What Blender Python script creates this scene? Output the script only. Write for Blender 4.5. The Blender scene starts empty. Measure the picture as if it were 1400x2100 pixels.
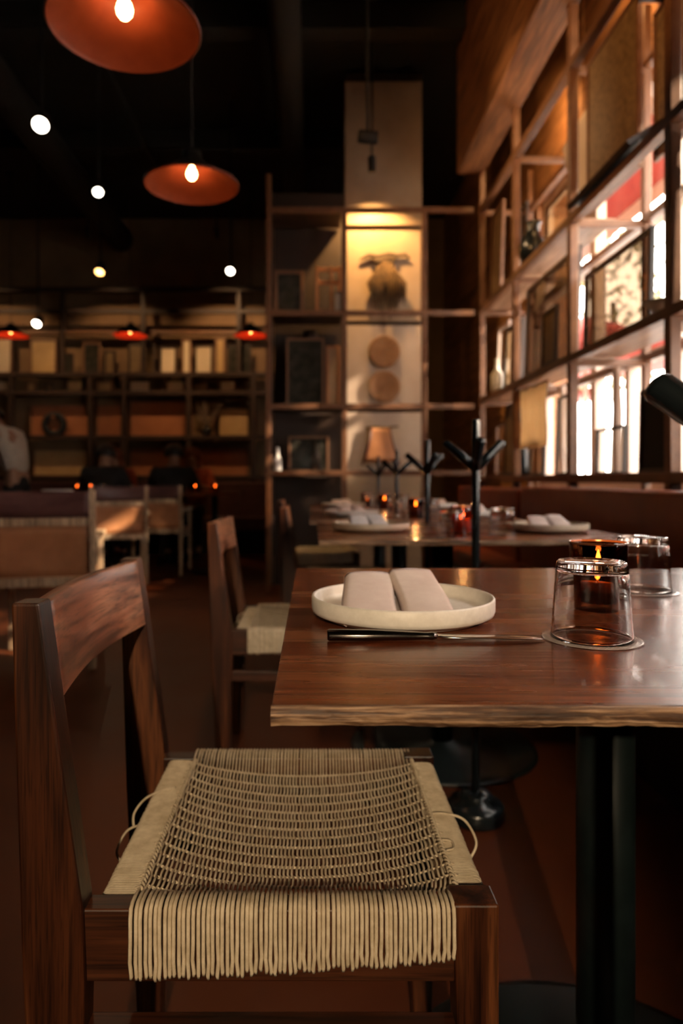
import bpy, bmesh, math, random
from mathutils import Vector, Matrix, Euler
random.seed(7)
PI = math.pi
C = bpy.context.scene.collection
SC = bpy.context.scene

# ------------------------------------------------------------------ camera
H = 0.92
cam_d = bpy.data.cameras.new('camera'); cam = bpy.data.objects.new('camera', cam_d); C.objects.link(cam)
cam.location = (0, 0, H); cam.rotation_euler = (PI / 2, 0, 0)
cam_d.sensor_fit = 'VERTICAL'; cam_d.sensor_height = 36; cam_d.sensor_width = 24; cam_d.lens = 24
cam_d.shift_x = 60 / 2100; cam_d.shift_y = -65 / 2100
cam_d.clip_start = 0.05
cam_d.dof.use_dof = True; cam_d.dof.focus_distance = 0.67; cam_d.dof.aperture_fstop = 4.2
SC.camera = cam

# ------------------------------------------------------------------ world, sun, exposure
W = bpy.data.worlds.new('sky'); SC.world = W; W.use_nodes = True
bg = W.node_tree.nodes['Background']; bg.inputs[0].default_value = (1.0, 0.93, 0.86, 1); bg.inputs[1].default_value = 20.0
sun_d = bpy.data.lights.new('sun', 'SUN'); sun = bpy.data.objects.new('sun', sun_d); C.objects.link(sun)
sun_d.energy = 15; sun_d.angle = 0.02; sun_d.color = (1.0, 0.78, 0.55)
sun.rotation_euler = Vector((-1, 0.33, -0.60)).to_track_quat('-Z', 'Y').to_euler()
SC.view_settings.view_transform = 'Standard'; SC.view_settings.look = 'None'
SC.view_settings.gamma = 1; SC.view_settings.use_curve_mapping = False
SC.view_settings.exposure = 0.0
SC.cycles.use_denoising = True
SC.cycles.max_bounces = 10; SC.cycles.diffuse_bounces = 3; SC.cycles.transparent_max_bounces = 16
SC.cycles.sample_clamp_indirect = 4.0

# ------------------------------------------------------------------ mesh helpers
class MB:
    def __init__(s): s.v = []; s.f = []; s.sm = []
    def add(s, vs, fs, smooth=False):
        o = len(s.v); s.v += [tuple(v) for v in vs]
        for f in fs: s.f.append(tuple(i + o for i in f)); s.sm.append(smooth)
        return s
    def box(s, a, b, M=None):
        x0, y0, z0 = a; x1, y1, z1 = b
        vs = [Vector(p) for p in ((x0,y0,z0),(x1,y0,z0),(x1,y1,z0),(x0,y1,z0),(x0,y0,z1),(x1,y0,z1),(x1,y1,z1),(x0,y1,z1))]
        if M: vs = [M @ v for v in vs]
        return s.add(vs, [(0,3,2,1),(4,5,6,7),(0,1,5,4),(1,2,6,5),(2,3,7,6),(3,0,4,7)])
    def prism(s, poly, axis, a, b):
        # poly of 2D points (CCW in the plane) extruded along axis
        def mk(p, t):
            return {'y': (p[0], t, p[1]), 'x': (t, p[0], p[1]), 'z': (p[0], p[1], t)}[axis]
        n = len(poly); vs = [mk(p, a) for p in poly] + [mk(p, b) for p in poly]
        fs = [tuple(range(n)), tuple(range(2*n-1, n-1, -1))] + [(i, n+i, n+(i+1) % n, (i+1) % n) for i in range(n)]
        return s.add(vs, fs)
    def lathe(s, prof, n=32, c=(0,0,0), close=False, cap0=True):
        vs = []; fs = []
        for (r, z) in prof:
            for k in range(n):
                a = 2*PI*k/n; vs.append((c[0]+r*math.cos(a), c[1]+r*math.sin(a), c[2]+z))
        m = len(prof)
        for i in range(m - 1 + (1 if close else 0)):
            j = (i+1) % m
            for k in range(n):
                k2 = (k+1) % n
                fs.append((i*n+k, i*n+k2, j*n+k2, j*n+k))
        if not close:
            if cap0 and prof[0][0] > 1e-6: fs.append(tuple(range(n-1, -1, -1)))
            if prof[-1][0] > 1e-6: fs.append(tuple((m-1)*n+k for k in range(n)))
        return s.add(vs, fs, True)
    def tube(s, pts, r, n=8, cap=True, closed=False):
        pts = [Vector(p) for p in pts]; m = len(pts)
        rs = r if isinstance(r, (list, tuple)) else [r]*m
        vs = []; fs = []
        T = []
        for i in range(m):
            if closed: t = pts[(i+1) % m] - pts[i-1]
            else: t = pts[min(i+1, m-1)] - pts[max(i-1, 0)]
            T.append(t.normalized() if t.length > 1e-9 else Vector((0,0,1)))
        up = Vector((0,0,1)) if abs(T[0].z) < 0.9 else Vector((1,0,0))
        nrm = (up - T[0]*up.dot(T[0])).normalized()
        for i in range(m):
            nrm = nrm - T[i]*nrm.dot(T[i])
            nrm = nrm.normalized() if nrm.length > 1e-9 else T[i].orthogonal().normalized()
            bi = T[i].cross(nrm)
            for k in range(n):
                a = 2*PI*k/n
                vs.append(pts[i] + (nrm*math.cos(a) + bi*math.sin(a))*rs[i])
        for i in range(m if closed else m-1):
            j = (i+1) % m
            for k in range(n):
                k2 = (k+1) % n; fs.append((i*n+k, i*n+k2, j*n+k2, j*n+k))
        if cap and not closed:
            fs.append(tuple(range(n-1, -1, -1))); fs.append(tuple((m-1)*n+k for k in range(n)))
        return s.add(vs, fs, True)
    def grid(s, fn, nu, nv, smooth=True):
        vs = [fn(i/nu, j/nv) for j in range(nv+1) for i in range(nu+1)]
        fs = [(j*(nu+1)+i, j*(nu+1)+i+1, (j+1)*(nu+1)+i+1, (j+1)*(nu+1)+i) for j in range(nv) for i in range(nu)]
        return s.add(vs, fs, smooth)
    def slab(s, fn, nu, nv, th, smooth=True):
        """a sheet fn(u,v)->Vector with thickness th along its normals"""
        P = [[Vector(fn(i/nu, j/nv)) for i in range(nu+1)] for j in range(nv+1)]
        Q = []
        for j in range(nv+1):
            row = []
            for i in range(nu+1):
                du = P[j][min(i+1,nu)] - P[j][max(i-1,0)]; dv = P[min(j+1,nv)][i] - P[max(j-1,0)][i]
                nn = du.cross(dv); nn = nn.normalized() if nn.length > 1e-12 else Vector((0,0,1))
                row.append(P[j][i] - nn*th)
            Q.append(row)
        w = nu+1; N = w*(nv+1)
        vs = [p for r in P for p in r] + [p for r in Q for p in r]
        fs = []
        for j in range(nv):
            for i in range(nu):
                a = j*w+i
                fs.append((a, a+1, a+w+1, a+w)); fs.append((N+a, N+a+w, N+a+w+1, N+a+1))
        for i in range(nu):
            fs.append((i, N+i, N+i+1, i+1)); a = nv*w+i; fs.append((a, a+1, N+a+1, N+a))
        for j in range(nv):
            a = j*w; fs.append((a, a+w, N+a+w, N+a)); a = j*w+nu; fs.append((a, N+a, N+a+w, a+w))
        return s.add(vs, fs, smooth)
    def mesh(s, name, mat):
        me = bpy.data.meshes.new(name); me.from_pydata(s.v, [], s.f); me.update()
        me.polygons.foreach_set('use_smooth', s.sm)
        bm = bmesh.new(); bm.from_mesh(me); bmesh.ops.recalc_face_normals(bm, faces=bm.faces); bm.to_mesh(me); bm.free()
        for m in (mat if isinstance(mat, (list, tuple)) else [mat]): me.materials.append(m)
        return me
def smooth(p, n=6):
    p = [Vector(a) for a in p]; out = []
    for i in range(len(p)-1):
        a, b, c, d = p[max(i-1,0)], p[i], p[i+1], p[min(i+2,len(p)-1)]
        for k in range(n):
            t = k/n; out.append(.5*((2*b)+(c-a)*t+(2*a-5*b+4*c-d)*t*t+(3*b-a-3*c+d)*t**3))
    return out+[p[-1]]
def put(name, me, parent=None, loc=(0,0,0), rot=(0,0,0)):
    o = bpy.data.objects.new(name, me); C.objects.link(o); o.location = loc; o.rotation_euler = rot
    if parent: o.parent = parent
    return o
def obj(name, mb, mat, parent=None, bevel=0, loc=(0,0,0), rot=(0,0,0), seg=2):
    o = put(name, mb.mesh(name, mat), parent, loc, rot)
    if bevel:
        b = o.modifiers.new('bevel', 'BEVEL'); b.width = bevel; b.segments = seg; b.limit_method = 'ANGLE'; b.angle_limit = 0.6
        b.harden_normals = False
    return o
def tag(o, label, cat, group=None, kind=None):
    if label: o['label'] = label
    if cat: o['category'] = cat
    if group: o['group'] = group
    if kind: o['kind'] = kind
    return o
def thing(name, label, cat, loc=(0,0,0), rz=0, group=None):
    o = bpy.data.objects.new(name, None); C.objects.link(o); o.empty_display_size = 0.05
    o.location = loc; o.rotation_euler = (0,0,rz)
    return tag(o, label, cat, group)
def struct(name, mb, mat, parent=None, bevel=0):
    o = obj(name, mb, mat, parent, bevel)
    if not parent: o['kind'] = 'structure'
    return o
def dup(root, loc, rz=0, label=None, group=None, skip=()):
    r = root.copy(); C.objects.link(r); r.location = loc; r.rotation_euler = (0,0,rz)
    if label: r['label'] = label
    if group: r['group'] = group
    for ch in list(root.children):
        if ch.name.split('.')[0] in skip: continue
        c = ch.copy(); C.objects.link(c); c.parent = r
        for g in list(ch.children):
            d = g.copy(); C.objects.link(d); d.parent = c
    return r
def P(px, py, Y): return Vector(((px-640)*Y/1400, Y, H-(py-985)*Y/1400))

# ------------------------------------------------------------------ materials
def mat(name, col, rough=0.5, metal=0.0, spec=0.5, emit=None, es=0, trans=0, ior=1.45, coat=0):
    m = bpy.data.materials.new(name); m.use_nodes = True
    b = m.node_tree.nodes['Principled BSDF']
    b.inputs['Base Color'].default_value = (*col, 1); b.inputs['Roughness'].default_value = rough
    b.inputs['Metallic'].default_value = metal; b.inputs['Specular IOR Level'].default_value = spec
    b.inputs['IOR'].default_value = ior; b.inputs['Transmission Weight'].default_value = trans
    b.inputs['Coat Weight'].default_value = coat
    if emit: b.inputs['Emission Color'].default_value = (*emit, 1); b.inputs['Emission Strength'].default_value = es
    return m
def ramp(nt, stops):
    r = nt.nodes.new('ShaderNodeValToRGB'); e = r.color_ramp.elements
    while len(e) < len(stops): e.new(0.5)
    for k, (p, c) in enumerate(stops): e[k].position = p; e[k].color = (*c, 1)
    return r
def speckle(name, stops, scale=8, rough=0.6, detail=6, bump=0.0, stretch=(1,1,1), metal=0, spec=0.5, dist=0.0, coat=0, bscale=None, rvar=0):
    """noise-coloured surface, object coordinates"""
    m = mat(name, stops[0][1], rough, metal, spec, coat=coat); nt = m.node_tree; b = nt.nodes['Principled BSDF']
    tc = nt.nodes.new('ShaderNodeTexCoord'); mp = nt.nodes.new('ShaderNodeMapping'); mp.inputs['Scale'].default_value = stretch
    nz = nt.nodes.new('ShaderNodeTexNoise'); nz.inputs['Scale'].default_value = scale; nz.inputs['Detail'].default_value = detail
    nz.inputs['Distortion'].default_value = dist; nz.inputs['Roughness'].default_value = 0.6
    r = ramp(nt, stops); L = nt.links.new
    L(tc.outputs['Object'], mp.inputs[0]); L(mp.outputs[0], nz.inputs['Vector']); L(nz.outputs['Fac'], r.inputs[0]); L(r.outputs[0], b.inputs['Base Color'])
    if rvar:
        mr = nt.nodes.new('ShaderNodeMapRange'); mr.inputs['From Min'].default_value = .3; mr.inputs['From Max'].default_value = .7
        mr.inputs['To Min'].default_value = rough-rvar; mr.inputs['To Max'].default_value = rough+rvar
        L(nz.outputs['Fac'], mr.inputs[0]); L(mr.outputs[0], b.inputs['Roughness'])
    if bump:
        src = nz
        if bscale:
            src = nt.nodes.new('ShaderNodeTexNoise'); src.inputs['Scale'].default_value = bscale; src.inputs['Detail'].default_value = 4
            L(mp.outputs[0], src.inputs['Vector'])
        bp = nt.nodes.new('ShaderNodeBump'); bp.inputs['Strength'].default_value = bump; bp.inputs['Distance'].default_value = 0.002
        L(src.outputs['Fac'], bp.inputs['Height']); L(bp.outputs[0], b.inputs['Normal'])
    return m
def wood(name, dark, mid, light, axis='x', rough=0.35, fine=1.0, swirl=0.6, bump=0.15, spec=0.5, coat=0.0, big=3.0):
    """two grain scales stretched along an axis, plus large swirling figure"""
    m = mat(name, mid, rough, 0, spec, coat=coat); nt = m.node_tree; b = nt.nodes['Principled BSDF']; L = nt.links.new
    tc = nt.nodes.new('ShaderNodeTexCoord')
    def noise(sc, st, dist=0, det=5):
        mp = nt.nodes.new('ShaderNodeMapping'); mp.inputs['Scale'].default_value = st
        n = nt.nodes.new('ShaderNodeTexNoise'); n.inputs['Scale'].default_value = sc; n.inputs['Detail'].default_value = det
        n.inputs['Distortion'].default_value = dist
        L(tc.outputs['Object'], mp.inputs[0]); L(mp.outputs[0], n.inputs['Vector']); return n
    k = 'xyz'.index(axis)
    s1 = [1,1,1]; s1[k] = 0.12; s2 = [1,1,1]; s2[k] = 0.035
    n1 = noise(big*6, s1, swirl, 4); n2 = noise(140*fine, s2, 0.1, 3); n3 = noise(420*fine, s2, 0, 2)
    r = ramp(nt, [(0.28, dark), (0.48, mid), (0.62, light), (0.8, mid)])
    L(n1.outputs['Fac'], r.inputs[0])
    r2 = ramp(nt, [(0.32, (0.35,0.35,0.35)), (0.52, (1,1,1)), (0.75, (1.3,1.25,1.2))])
    L(n2.outputs['Fac'], r2.inputs[0])
    mx = nt.nodes.new('ShaderNodeMix'); mx.data_type = 'RGBA'; mx.blend_type = 'MULTIPLY'; mx.inputs[0].default_value = 0.95
    L(r.outputs[0], mx.inputs[6]); L(r2.outputs[0], mx.inputs[7])
    r3 = ramp(nt, [(0.34, (0.4,0.4,0.4)), (0.45, (1,1,1))]); L(n3.outputs['Fac'], r3.inputs[0])
    mx2 = nt.nodes.new('ShaderNodeMix'); mx2.data_type = 'RGBA'; mx2.blend_type = 'MULTIPLY'; mx2.inputs[0].default_value = 0.7
    L(mx.outputs[2], mx2.inputs[6]); L(r3.outputs[0], mx2.inputs[7]); L(mx2.outputs[2], b.inputs['Base Color'])
    bp = nt.nodes.new('ShaderNodeBump'); bp.inputs['Strength'].default_value = bump; bp.inputs['Distance'].default_value = 0.001
    L(n2.outputs['Fac'], bp.inputs['Height']); L(bp.outputs[0], b.inputs['Normal'])
    mr = nt.nodes.new('ShaderNodeMapRange'); mr.inputs['To Min'].default_value = rough-0.08; mr.inputs['To Max'].default_value = rough+0.12
    L(n1.outputs['Fac'], mr.inputs[0]); L(mr.outputs[0], b.inputs['Roughness'])
    return m
M = {}
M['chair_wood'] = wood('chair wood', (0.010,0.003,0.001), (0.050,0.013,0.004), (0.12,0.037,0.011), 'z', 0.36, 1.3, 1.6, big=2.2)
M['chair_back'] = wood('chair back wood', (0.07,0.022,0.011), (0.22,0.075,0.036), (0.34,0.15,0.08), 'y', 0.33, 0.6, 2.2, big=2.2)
M['chair_wood_x'] = wood('chair rail wood', (0.014,0.004,0.0015), (0.050,0.013,0.004), (0.10,0.030,0.010), 'x', 0.4)
M['table_wood'] = wood('table wood', (0.070,0.013,0.003), (0.115,0.024,0.006), (0.19,0.053,0.016), 'x', 0.24, 1.0, 0.5, 0.3, coat=0.1, big=2.5)
M['table_edge'] = speckle('worn table edge', [(0.30,(0.020,0.008,0.004)), (0.46,(0.10,0.048,0.024)), (0.56,(0.30,0.17,0.09)), (0.68,(0.52,0.34,0.21))], 260, 0.5, 5, 0.9, stretch=(0.05,1,1), dist=0.3)
M['cord'] = speckle('paper cord', [(0.3,(0.52,0.41,0.27)), (0.7,(0.74,0.62,0.45))], 60, 0.75, 4, 0.3, bscale=900)
M['black_steel'] = speckle('black powder coated steel', [(0.3,(0.006,0.008,0.009)), (0.7,(0.012,0.016,0.018))], 20, 0.22, 3, spec=0.6)
M['base_steel'] = speckle('black table base', [(0.3,(0.004,0.007,0.007)), (0.7,(0.007,0.012,0.012))], 20, 0.38, 3, spec=0.5)  # teal sheen of the cool daylight is mixed into this black
M['floor'] = speckle('stained concrete floor', [(0.25,(0.060,0.013,0.003)), (0.5,(0.085,0.020,0.005)), (0.75,(0.11,0.030,0.010))], 1.6, 0.5, 8, 0.05, rvar=0.08, spec=0.25)
M['black'] = mat('matt black', (0.008,0.008,0.008), 0.7)
M['ceiling'] = speckle('dark painted ceiling', [(0.3,(0.010,0.009,0.008)), (0.7,(0.018,0.015,0.012))], 3, 0.85)
M['ceramic'] = speckle('speckled stoneware', [(0.3,(0.74,0.68,0.61)), (0.7,(0.84,0.78,0.71))], 90, 0.42, 3)
M['ceramic_dim'] = speckle('tan stoneware', [(0.3,(0.46,0.36,0.26)), (0.7,(0.56,0.45,0.33))], 70, 0.5, 3)
M['linen'] = speckle('pink linen', [(0.3,(0.70,0.55,0.50)), (0.7,(0.80,0.66,0.60))], 30, 0.85, 4, 0.25, bscale=1400)
M['linen_grey'] = speckle('grey linen', [(0.3,(0.55,0.52,0.52)), (0.7,(0.68,0.65,0.64))], 30, 0.85, 4)
M['steel'] = mat('polished cutlery steel', (0.62,0.60,0.58), 0.16, 1.0)
M['dark_steel'] = mat('dark knife handle', (0.16,0.14,0.13), 0.22, 1.0)
M['glass'] = mat('clear tumbler glass', (1,1,1), 0.0, 0, 0.5, trans=1, ior=1.45)
M['wax'] = mat('candle wax', (0.75,0.5,0.3), 0.5)
M['flame'] = mat('candle flame', (1,0.6,0.2), 0.5, emit=(1.0,0.42,0.10), es=120)
M['bulb'] = mat('warm bulb', (1,0.7,0.4), 0.5, emit=(1.0,0.50,0.18), es=35)
M['spot_warm'] = mat('warm white spot lens', (1,0.9,0.8), 0.5, emit=(1.0,0.88,0.70), es=14)
M['spot_amber'] = mat('amber spot lens', (1,0.7,0.3), 0.5, emit=(1.0,0.50,0.14), es=9)
M['shade_in'] = speckle('oxide red enamel', [(0.3,(0.15,0.028,0.010)), (0.7,(0.20,0.042,0.016))], 12, 0.38)
M['shade_red'] = mat('bright red enamel', (0.5,0.035,0.012), 0.4)
M['bulb_dim'] = mat('dimmed bulb', (1,0.6,0.3), 0.5, emit=(1.0,0.30,0.08), es=1.5)
M['shade_out'] = speckle('black enamel', [(0.3,(0.012,0.010,0.009)), (0.7,(0.025,0.02,0.016))], 12, 0.35)
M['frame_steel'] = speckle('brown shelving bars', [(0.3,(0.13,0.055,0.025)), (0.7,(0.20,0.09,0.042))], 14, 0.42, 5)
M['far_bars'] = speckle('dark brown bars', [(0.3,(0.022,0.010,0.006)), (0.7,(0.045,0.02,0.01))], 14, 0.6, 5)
M['shelf_board'] = wood('pale shelf board', (0.20,0.11,0.065), (0.32,0.19,0.12), (0.42,0.27,0.18), 'y', 0.4)
M['dark_frame'] = speckle('dark frame wood', [(0.3,(0.020,0.011,0.007)), (0.7,(0.045,0.022,0.012))], 30, 0.4, stretch=(1,1,.2))
M['mid_frame'] = speckle('brown frame wood', [(0.3,(0.13,0.06,0.03)), (0.7,(0.21,0.10,0.05))], 30, 0.45, stretch=(1,1,.2))
M['pale_frame'] = speckle('pale painted wood', [(0.3,(0.62,0.48,0.40)), (0.7,(0.72,0.58,0.49))], 10, 0.5)
M['cork'] = speckle('pressed straw board', [(0.3,(0.10,0.055,0.022)), (0.5,(0.19,0.115,0.05)), (0.7,(0.27,0.17,0.08))], 45, 0.45, 6, 0.3)
M['plywood'] = wood('plywood cladding', (0.24,0.10,0.04), (0.36,0.16,0.065), (0.44,0.21,0.09), 'y', 0.5, 0.4, 0.8)
M['beam'] = wood('timber bulkhead', (0.10,0.038,0.014), (0.19,0.075,0.027), (0.26,0.11,0.042), 'y', 0.5, 0.4, 0.8)
M['panel_tan'] = speckle('pale clad panel', [(0.3,(0.33,0.23,0.15)), (0.7,(0.42,0.30,0.20))], 3.5, 0.6, 5)
M['panel_white'] = speckle('limewashed panel', [(0.3,(0.44,0.33,0.25)), (0.7,(0.55,0.43,0.34))], 3.0, 0.65, 5)
M['brown_wall'] = speckle('brown plaster', [(0.3,(0.17,0.095,0.045)), (0.7,(0.26,0.15,0.075))], 2.0, 0.8, 6)
M['dark_panel'] = speckle('dark stained panel', [(0.3,(0.022,0.011,0.006)), (0.7,(0.040,0.02,0.011))], 3.0, 0.6, 6)
M['dark_wall'] = speckle('dark brown plaster', [(0.3,(0.035,0.022,0.014)), (0.7,(0.06,0.038,0.024))], 2.0, 0.8, 6)
M['leather_bench'] = speckle('oxblood leather', [(0.3,(0.20,0.030,0.009)), (0.7,(0.29,0.050,0.016))], 9, 0.42, 6, 0.2, bscale=300)
M['leather_tan'] = speckle('tan saddle leather', [(0.3,(0.36,0.145,0.06)), (0.7,(0.48,0.21,0.09))], 7, 0.45, 5)
M['leather_dark'] = speckle('dark plum leather', [(0.3,(0.075,0.028,0.024)), (0.7,(0.13,0.055,0.045))], 9, 0.38, 6, stretch=(1,1,2))
M['blond_wood'] = wood('blond oak', (0.38,0.24,0.14), (0.52,0.35,0.21), (0.62,0.44,0.28), 'z', 0.45)
M['cloth_cream'] = speckle('cream cloth', [(0.3,(0.72,0.58,0.40)), (0.7,(0.86,0.74,0.56))], 12, 0.9, stretch=(1,3,.3))
M['straw'] = speckle('dried grass', [(0.35,(0.045,0.024,0.010)), (0.7,(0.20,0.11,0.04))], 40, 0.8)
M['twig'] = speckle('driftwood', [(0.3,(0.055,0.033,0.018)), (0.7,(0.11,0.07,0.04))], 40, 0.8)
M['wicker'] = speckle('woven wicker', [(0.3,(0.24,0.12,0.06)), (0.7,(0.36,0.19,0.10))], 60, 0.75)
M['skin'] = mat('skin', (0.35,0.18,0.11), 0.5)
M['hair'] = mat('dark hair', (0.012,0.008,0.006), 0.5)
M['hair_red'] = mat('auburn hair', (0.16,0.035,0.012), 0.45)
M['shirt_white'] = speckle('cream shirt cloth', [(0.3,(0.52,0.44,0.35)), (0.7,(0.62,0.54,0.44))], 15, 0.85)
M['cloth_black'] = speckle('black cloth', [(0.3,(0.010,0.009,0.009)), (0.7,(0.02,0.018,0.018))], 15, 0.85)
M['cloth_red'] = speckle('rust red cloth', [(0.3,(0.28,0.05,0.02)), (0.7,(0.38,0.08,0.03))], 15, 0.85)
M['white_pot'] = mat('white glazed ceramic', (0.78,0.74,0.70), 0.25)
M['ext_white'] = speckle('white stucco', [(0.3,(0.66,0.6,0.55)), (0.7,(0.78,0.72,0.66))], 1.5, 0.8)
M['ext_ground'] = speckle('pale paving', [(0.3,(0.42,0.37,0.32)), (0.7,(0.52,0.46,0.40))], 2, 0.8)
M['awning'] = speckle('red canvas', [(0.3,(0.30,0.035,0.025)), (0.7,(0.36,0.05,0.035))], 3, 0.8)
M['leaf'] = speckle('olive leaves', [(0.3,(0.12,0.11,0.045)), (0.7,(0.26,0.22,0.10))], 6, 0.7)
def pane_mat(name, tint=(1,1,1), rough=0.0, boost=0.0):
    m = bpy.data.materials.new(name); m.use_nodes = True; nt = m.node_tree; nt.nodes.clear()
    o = nt.nodes.new('ShaderNodeOutputMaterial'); mx = nt.nodes.new('ShaderNodeMixShader'); t = nt.nodes.new('ShaderNodeBsdfTransparent')
    g = nt.nodes.new('ShaderNodeBsdfGlossy'); f = nt.nodes.new('ShaderNodeFresnel'); f.inputs[0].default_value = 1.5
    t.inputs[0].default_value = (*tint, 1); g.inputs['Roughness'].default_value = rough
    L = nt.links.new
    ge = nt.nodes.new('ShaderNodeNewGeometry'); sb = nt.nodes.new('ShaderNodeMath'); sb.operation = 'SUBTRACT'; sb.inputs[0].default_value = 1.0
    ml = nt.nodes.new('ShaderNodeMath'); ml.operation = 'MULTIPLY'       # only the outer face of a pane reflects; leaving it there is no total reflection
    L(ge.outputs['Backfacing'], sb.inputs[1]); L(sb.outputs[0], ml.inputs[0]); L(f.outputs[0], ml.inputs[1])
    L(ml.outputs[0], mx.inputs[0]); L(t.outputs[0], mx.inputs[1]); L(g.outputs[0], mx.inputs[2]); L(mx.outputs[0], o.inputs[0])
    return m
M['rim_glass'] = mat('dark glass rim', (0.10,0.035,0.015), 0.05, 0, 0.9)
M['lip_glass'] = mat('frosted lip glass', (0.75,0.66,0.62), 0.15, 0, 0.6); M['lip_glass'].node_tree.nodes['Principled BSDF'].inputs['Alpha'].default_value = 0.35
M['smoke_glass'] = pane_mat('smoked amber glass', (0.42,0.22,0.11))
M['red_glass'] = pane_mat('red amber glass', (0.70,0.27,0.12))
M['pane'] = pane_mat('window glass', (0.96,0.96,0.95))
M['pane_old'] = pane_mat('old frame glass', (0.66,0.58,0.46), 0.02)
M['pane_smoky'] = pane_mat('smoky old glass', (0.33,0.28,0.23), 0.02)
nt_ = M['cloth_cream'].node_tree; tl_ = nt_.nodes.new('ShaderNodeBsdfTranslucent'); tl_.inputs[0].default_value = (0.85,0.68,0.45,1)
ms_ = nt_.nodes.new('ShaderNodeMixShader'); ms_.inputs[0].default_value = 0.6; out_ = nt_.nodes['Material Output']
nt_.links.new(nt_.nodes['Principled BSDF'].outputs[0], ms_.inputs[1]); nt_.links.new(tl_.outputs[0], ms_.inputs[2]); nt_.links.new(ms_.outputs[0], out_.inputs[0])

# ------------------------------------------------------------------ setting: shell
XW = 1.85                                   # inner face of the window wall
struct('floor', MB().box((-7,-4,-0.1),(XW,9.6,0)), M['floor'])
struct('ceiling', MB().box((-7,-4,4.6),(2.1,9.75,4.75)), M['ceiling'])
struct('wall_back', MB().box((-7,9.6,0),(2.1,9.75,4.6)), M['brown_wall'])
struct('wall_left', MB().box((-7.15,-4,0),(-7,9.75,4.6)), M['dark_wall'])
struct('wall_front', MB().box((-7,-4.15,0),(2.1,-4,4.6)), M['dark_wall'])
wr = struct('wall_right', MB().box((XW,-4,0),(2.1,9.6,0.86)).box((XW,-4,3.18),(2.1,9.6,4.6)).box((XW,5.6,0.86),(2.1,9.6,3.18)).box((XW,-4,0.86),(2.1,-0.4,3.18)), M['plywood'])
for k in range(5):                          # plywood cladding sheets above the windows
    obj('panel', MB().box((XW-0.02, 0.62+k, 3.2),(XW, 1.58+k, 4.5)), M['plywood'], wr, 0.003)
struct('trim_1', MB().box((1.18,-3.9,3.42),(1.40,5.58,4.58)), M['beam'], bevel=0.01)

# windows: one per bay, with frame, mullions and panes
def window(n, y0, y1):
    f = MB(); z0, z1 = 0.86, 3.18; w = 0.045; x0, x1 = XW+0.04, XW+0.11
    f.box((x0,y0,z0),(x1,y1,z0+w)).box((x0,y0,z1-w),(x1,y1,z1)).box((x0,y0,z0+w),(x1,y0+w,z1-w)).box((x0,y1-w,z0+w),(x1,y1,z1-w))
    o = struct('window_%d' % n, f, M['pale_frame'])
    obj('mullion', MB().box((x0,y0+w,1.60),(x1,y1-w,1.65)), M['pale_frame'], o)
    obj('mullion', MB().box((x0,y0+w,2.36),(x1,y1-w,2.41)), M['pale_frame'], o)
    ym = (y0+y1)/2
    obj('mullion', MB().box((x0,ym-0.03,z0+w),(x1,ym+0.03,1.60)), M['pale_frame'], o)
    for (a, b) in ((z0+w,1.60),(1.65,2.36),(2.41,z1-w)):
        obj('pane', MB().box((x0+0.03,y0+w,a),(x0+0.036,y1-w,b)), M['pane'], o)
for k in range(6): window(k+1, -0.4+k, 0.6+k)

# ------------------------------------------------------------------ right shelving lattice
LV = (0.93, 1.56, 2.29, 3.10)
XF, XB = 1.35, 1.74
sh = thing('display_shelving', 'tall brown lattice of shelves along the bright windows at right', 'shelving', (XF,3.1,0))
def shp(name, a, b, m, bev=0.004):
    return obj(name, MB().box((a[0]-XF,a[1]-3.1,a[2]),(b[0]-XF,b[1]-3.1,b[2])), m, sh, bev)
for y in (-0.4,0.6,1.6,2.6,3.6,4.6,5.52):
    shp('upright', (XF,y-0.024,0), (XF+0.045,y+0.024,3.42 if True else 0), M['frame_steel'])
    shp('upright', (XB,y-0.02,0), (XB+0.04,y+0.02,3.42), M['frame_steel'])
    for z in LV[1:]: shp('cross_bar', (XF+0.045,y-0.018,z-0.04), (XB,y+0.018,z-0.002), M['frame_steel'])
for z in LV:
    shp('rail', (XF-0.004,-0.42,z-0.022), (XF+0.044,5.54,z+0.022), M['frame_steel'])
    shp('rail', (XB-0.002,-0.42,z-0.02), (XB+0.038,5.54,z+0.02), M['frame_steel'])
for k in range(6):
    y0, y1 = -0.376+k, (0.576+k if k < 5 else 5.496)
    for z in LV[:3]:
        if z == LV[2] and k in (3,): continue
        shp('shelf_board', (XF+0.05,y0,z+0.002 if z>LV[0] else z), (XB-0.01-(0.12 if z>LV[0] else 0),y1,z+0.022), M['shelf_board'], 0.002)

# framed things standing on the shelves, facing the room (plane across X)
def frame_yz(name, label, cat, x, y0, y1, z0, h, fm, im, fw=0.025, lean=0.03, mid=None, group=None):
    """a framed board or glass standing on a shelf; origin at its bottom middle"""
    t = thing(name, label, cat, (x,(y0+y1)/2,z0), 0, group); w = (y1-y0)/2; d = 0.022
    Mx = Matrix.Rotation(lean, 4, 'Y')
    obj('frame', MB().box((0,-w,0),(d,w,fw),Mx).box((0,-w,h-fw),(d,w,h),Mx).box((0,-w,fw),(d,-w+fw,h-fw),Mx).box((0,w-fw,fw),(d,w,h-fw),Mx), fm, t, 0.002)
    pl = 'pane' if im in (M['pane'], M['pane_old'], M['pane_smoky']) else 'picture'
    obj(pl, MB().box((d*.35,-w+fw,fw),(d*.6,w-fw,h-fw),Mx), im, t)
    if mid: obj('bar', MB().box((0.002,-w+fw,h*mid),(d-.002,w-fw,h*mid+fw*.7),Mx), fm, t)
    return t
F = frame_yz
Z1, Z2, Z3 = LV[1]+0.022, LV[2]+0.022, LV[0]+0.02
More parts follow.
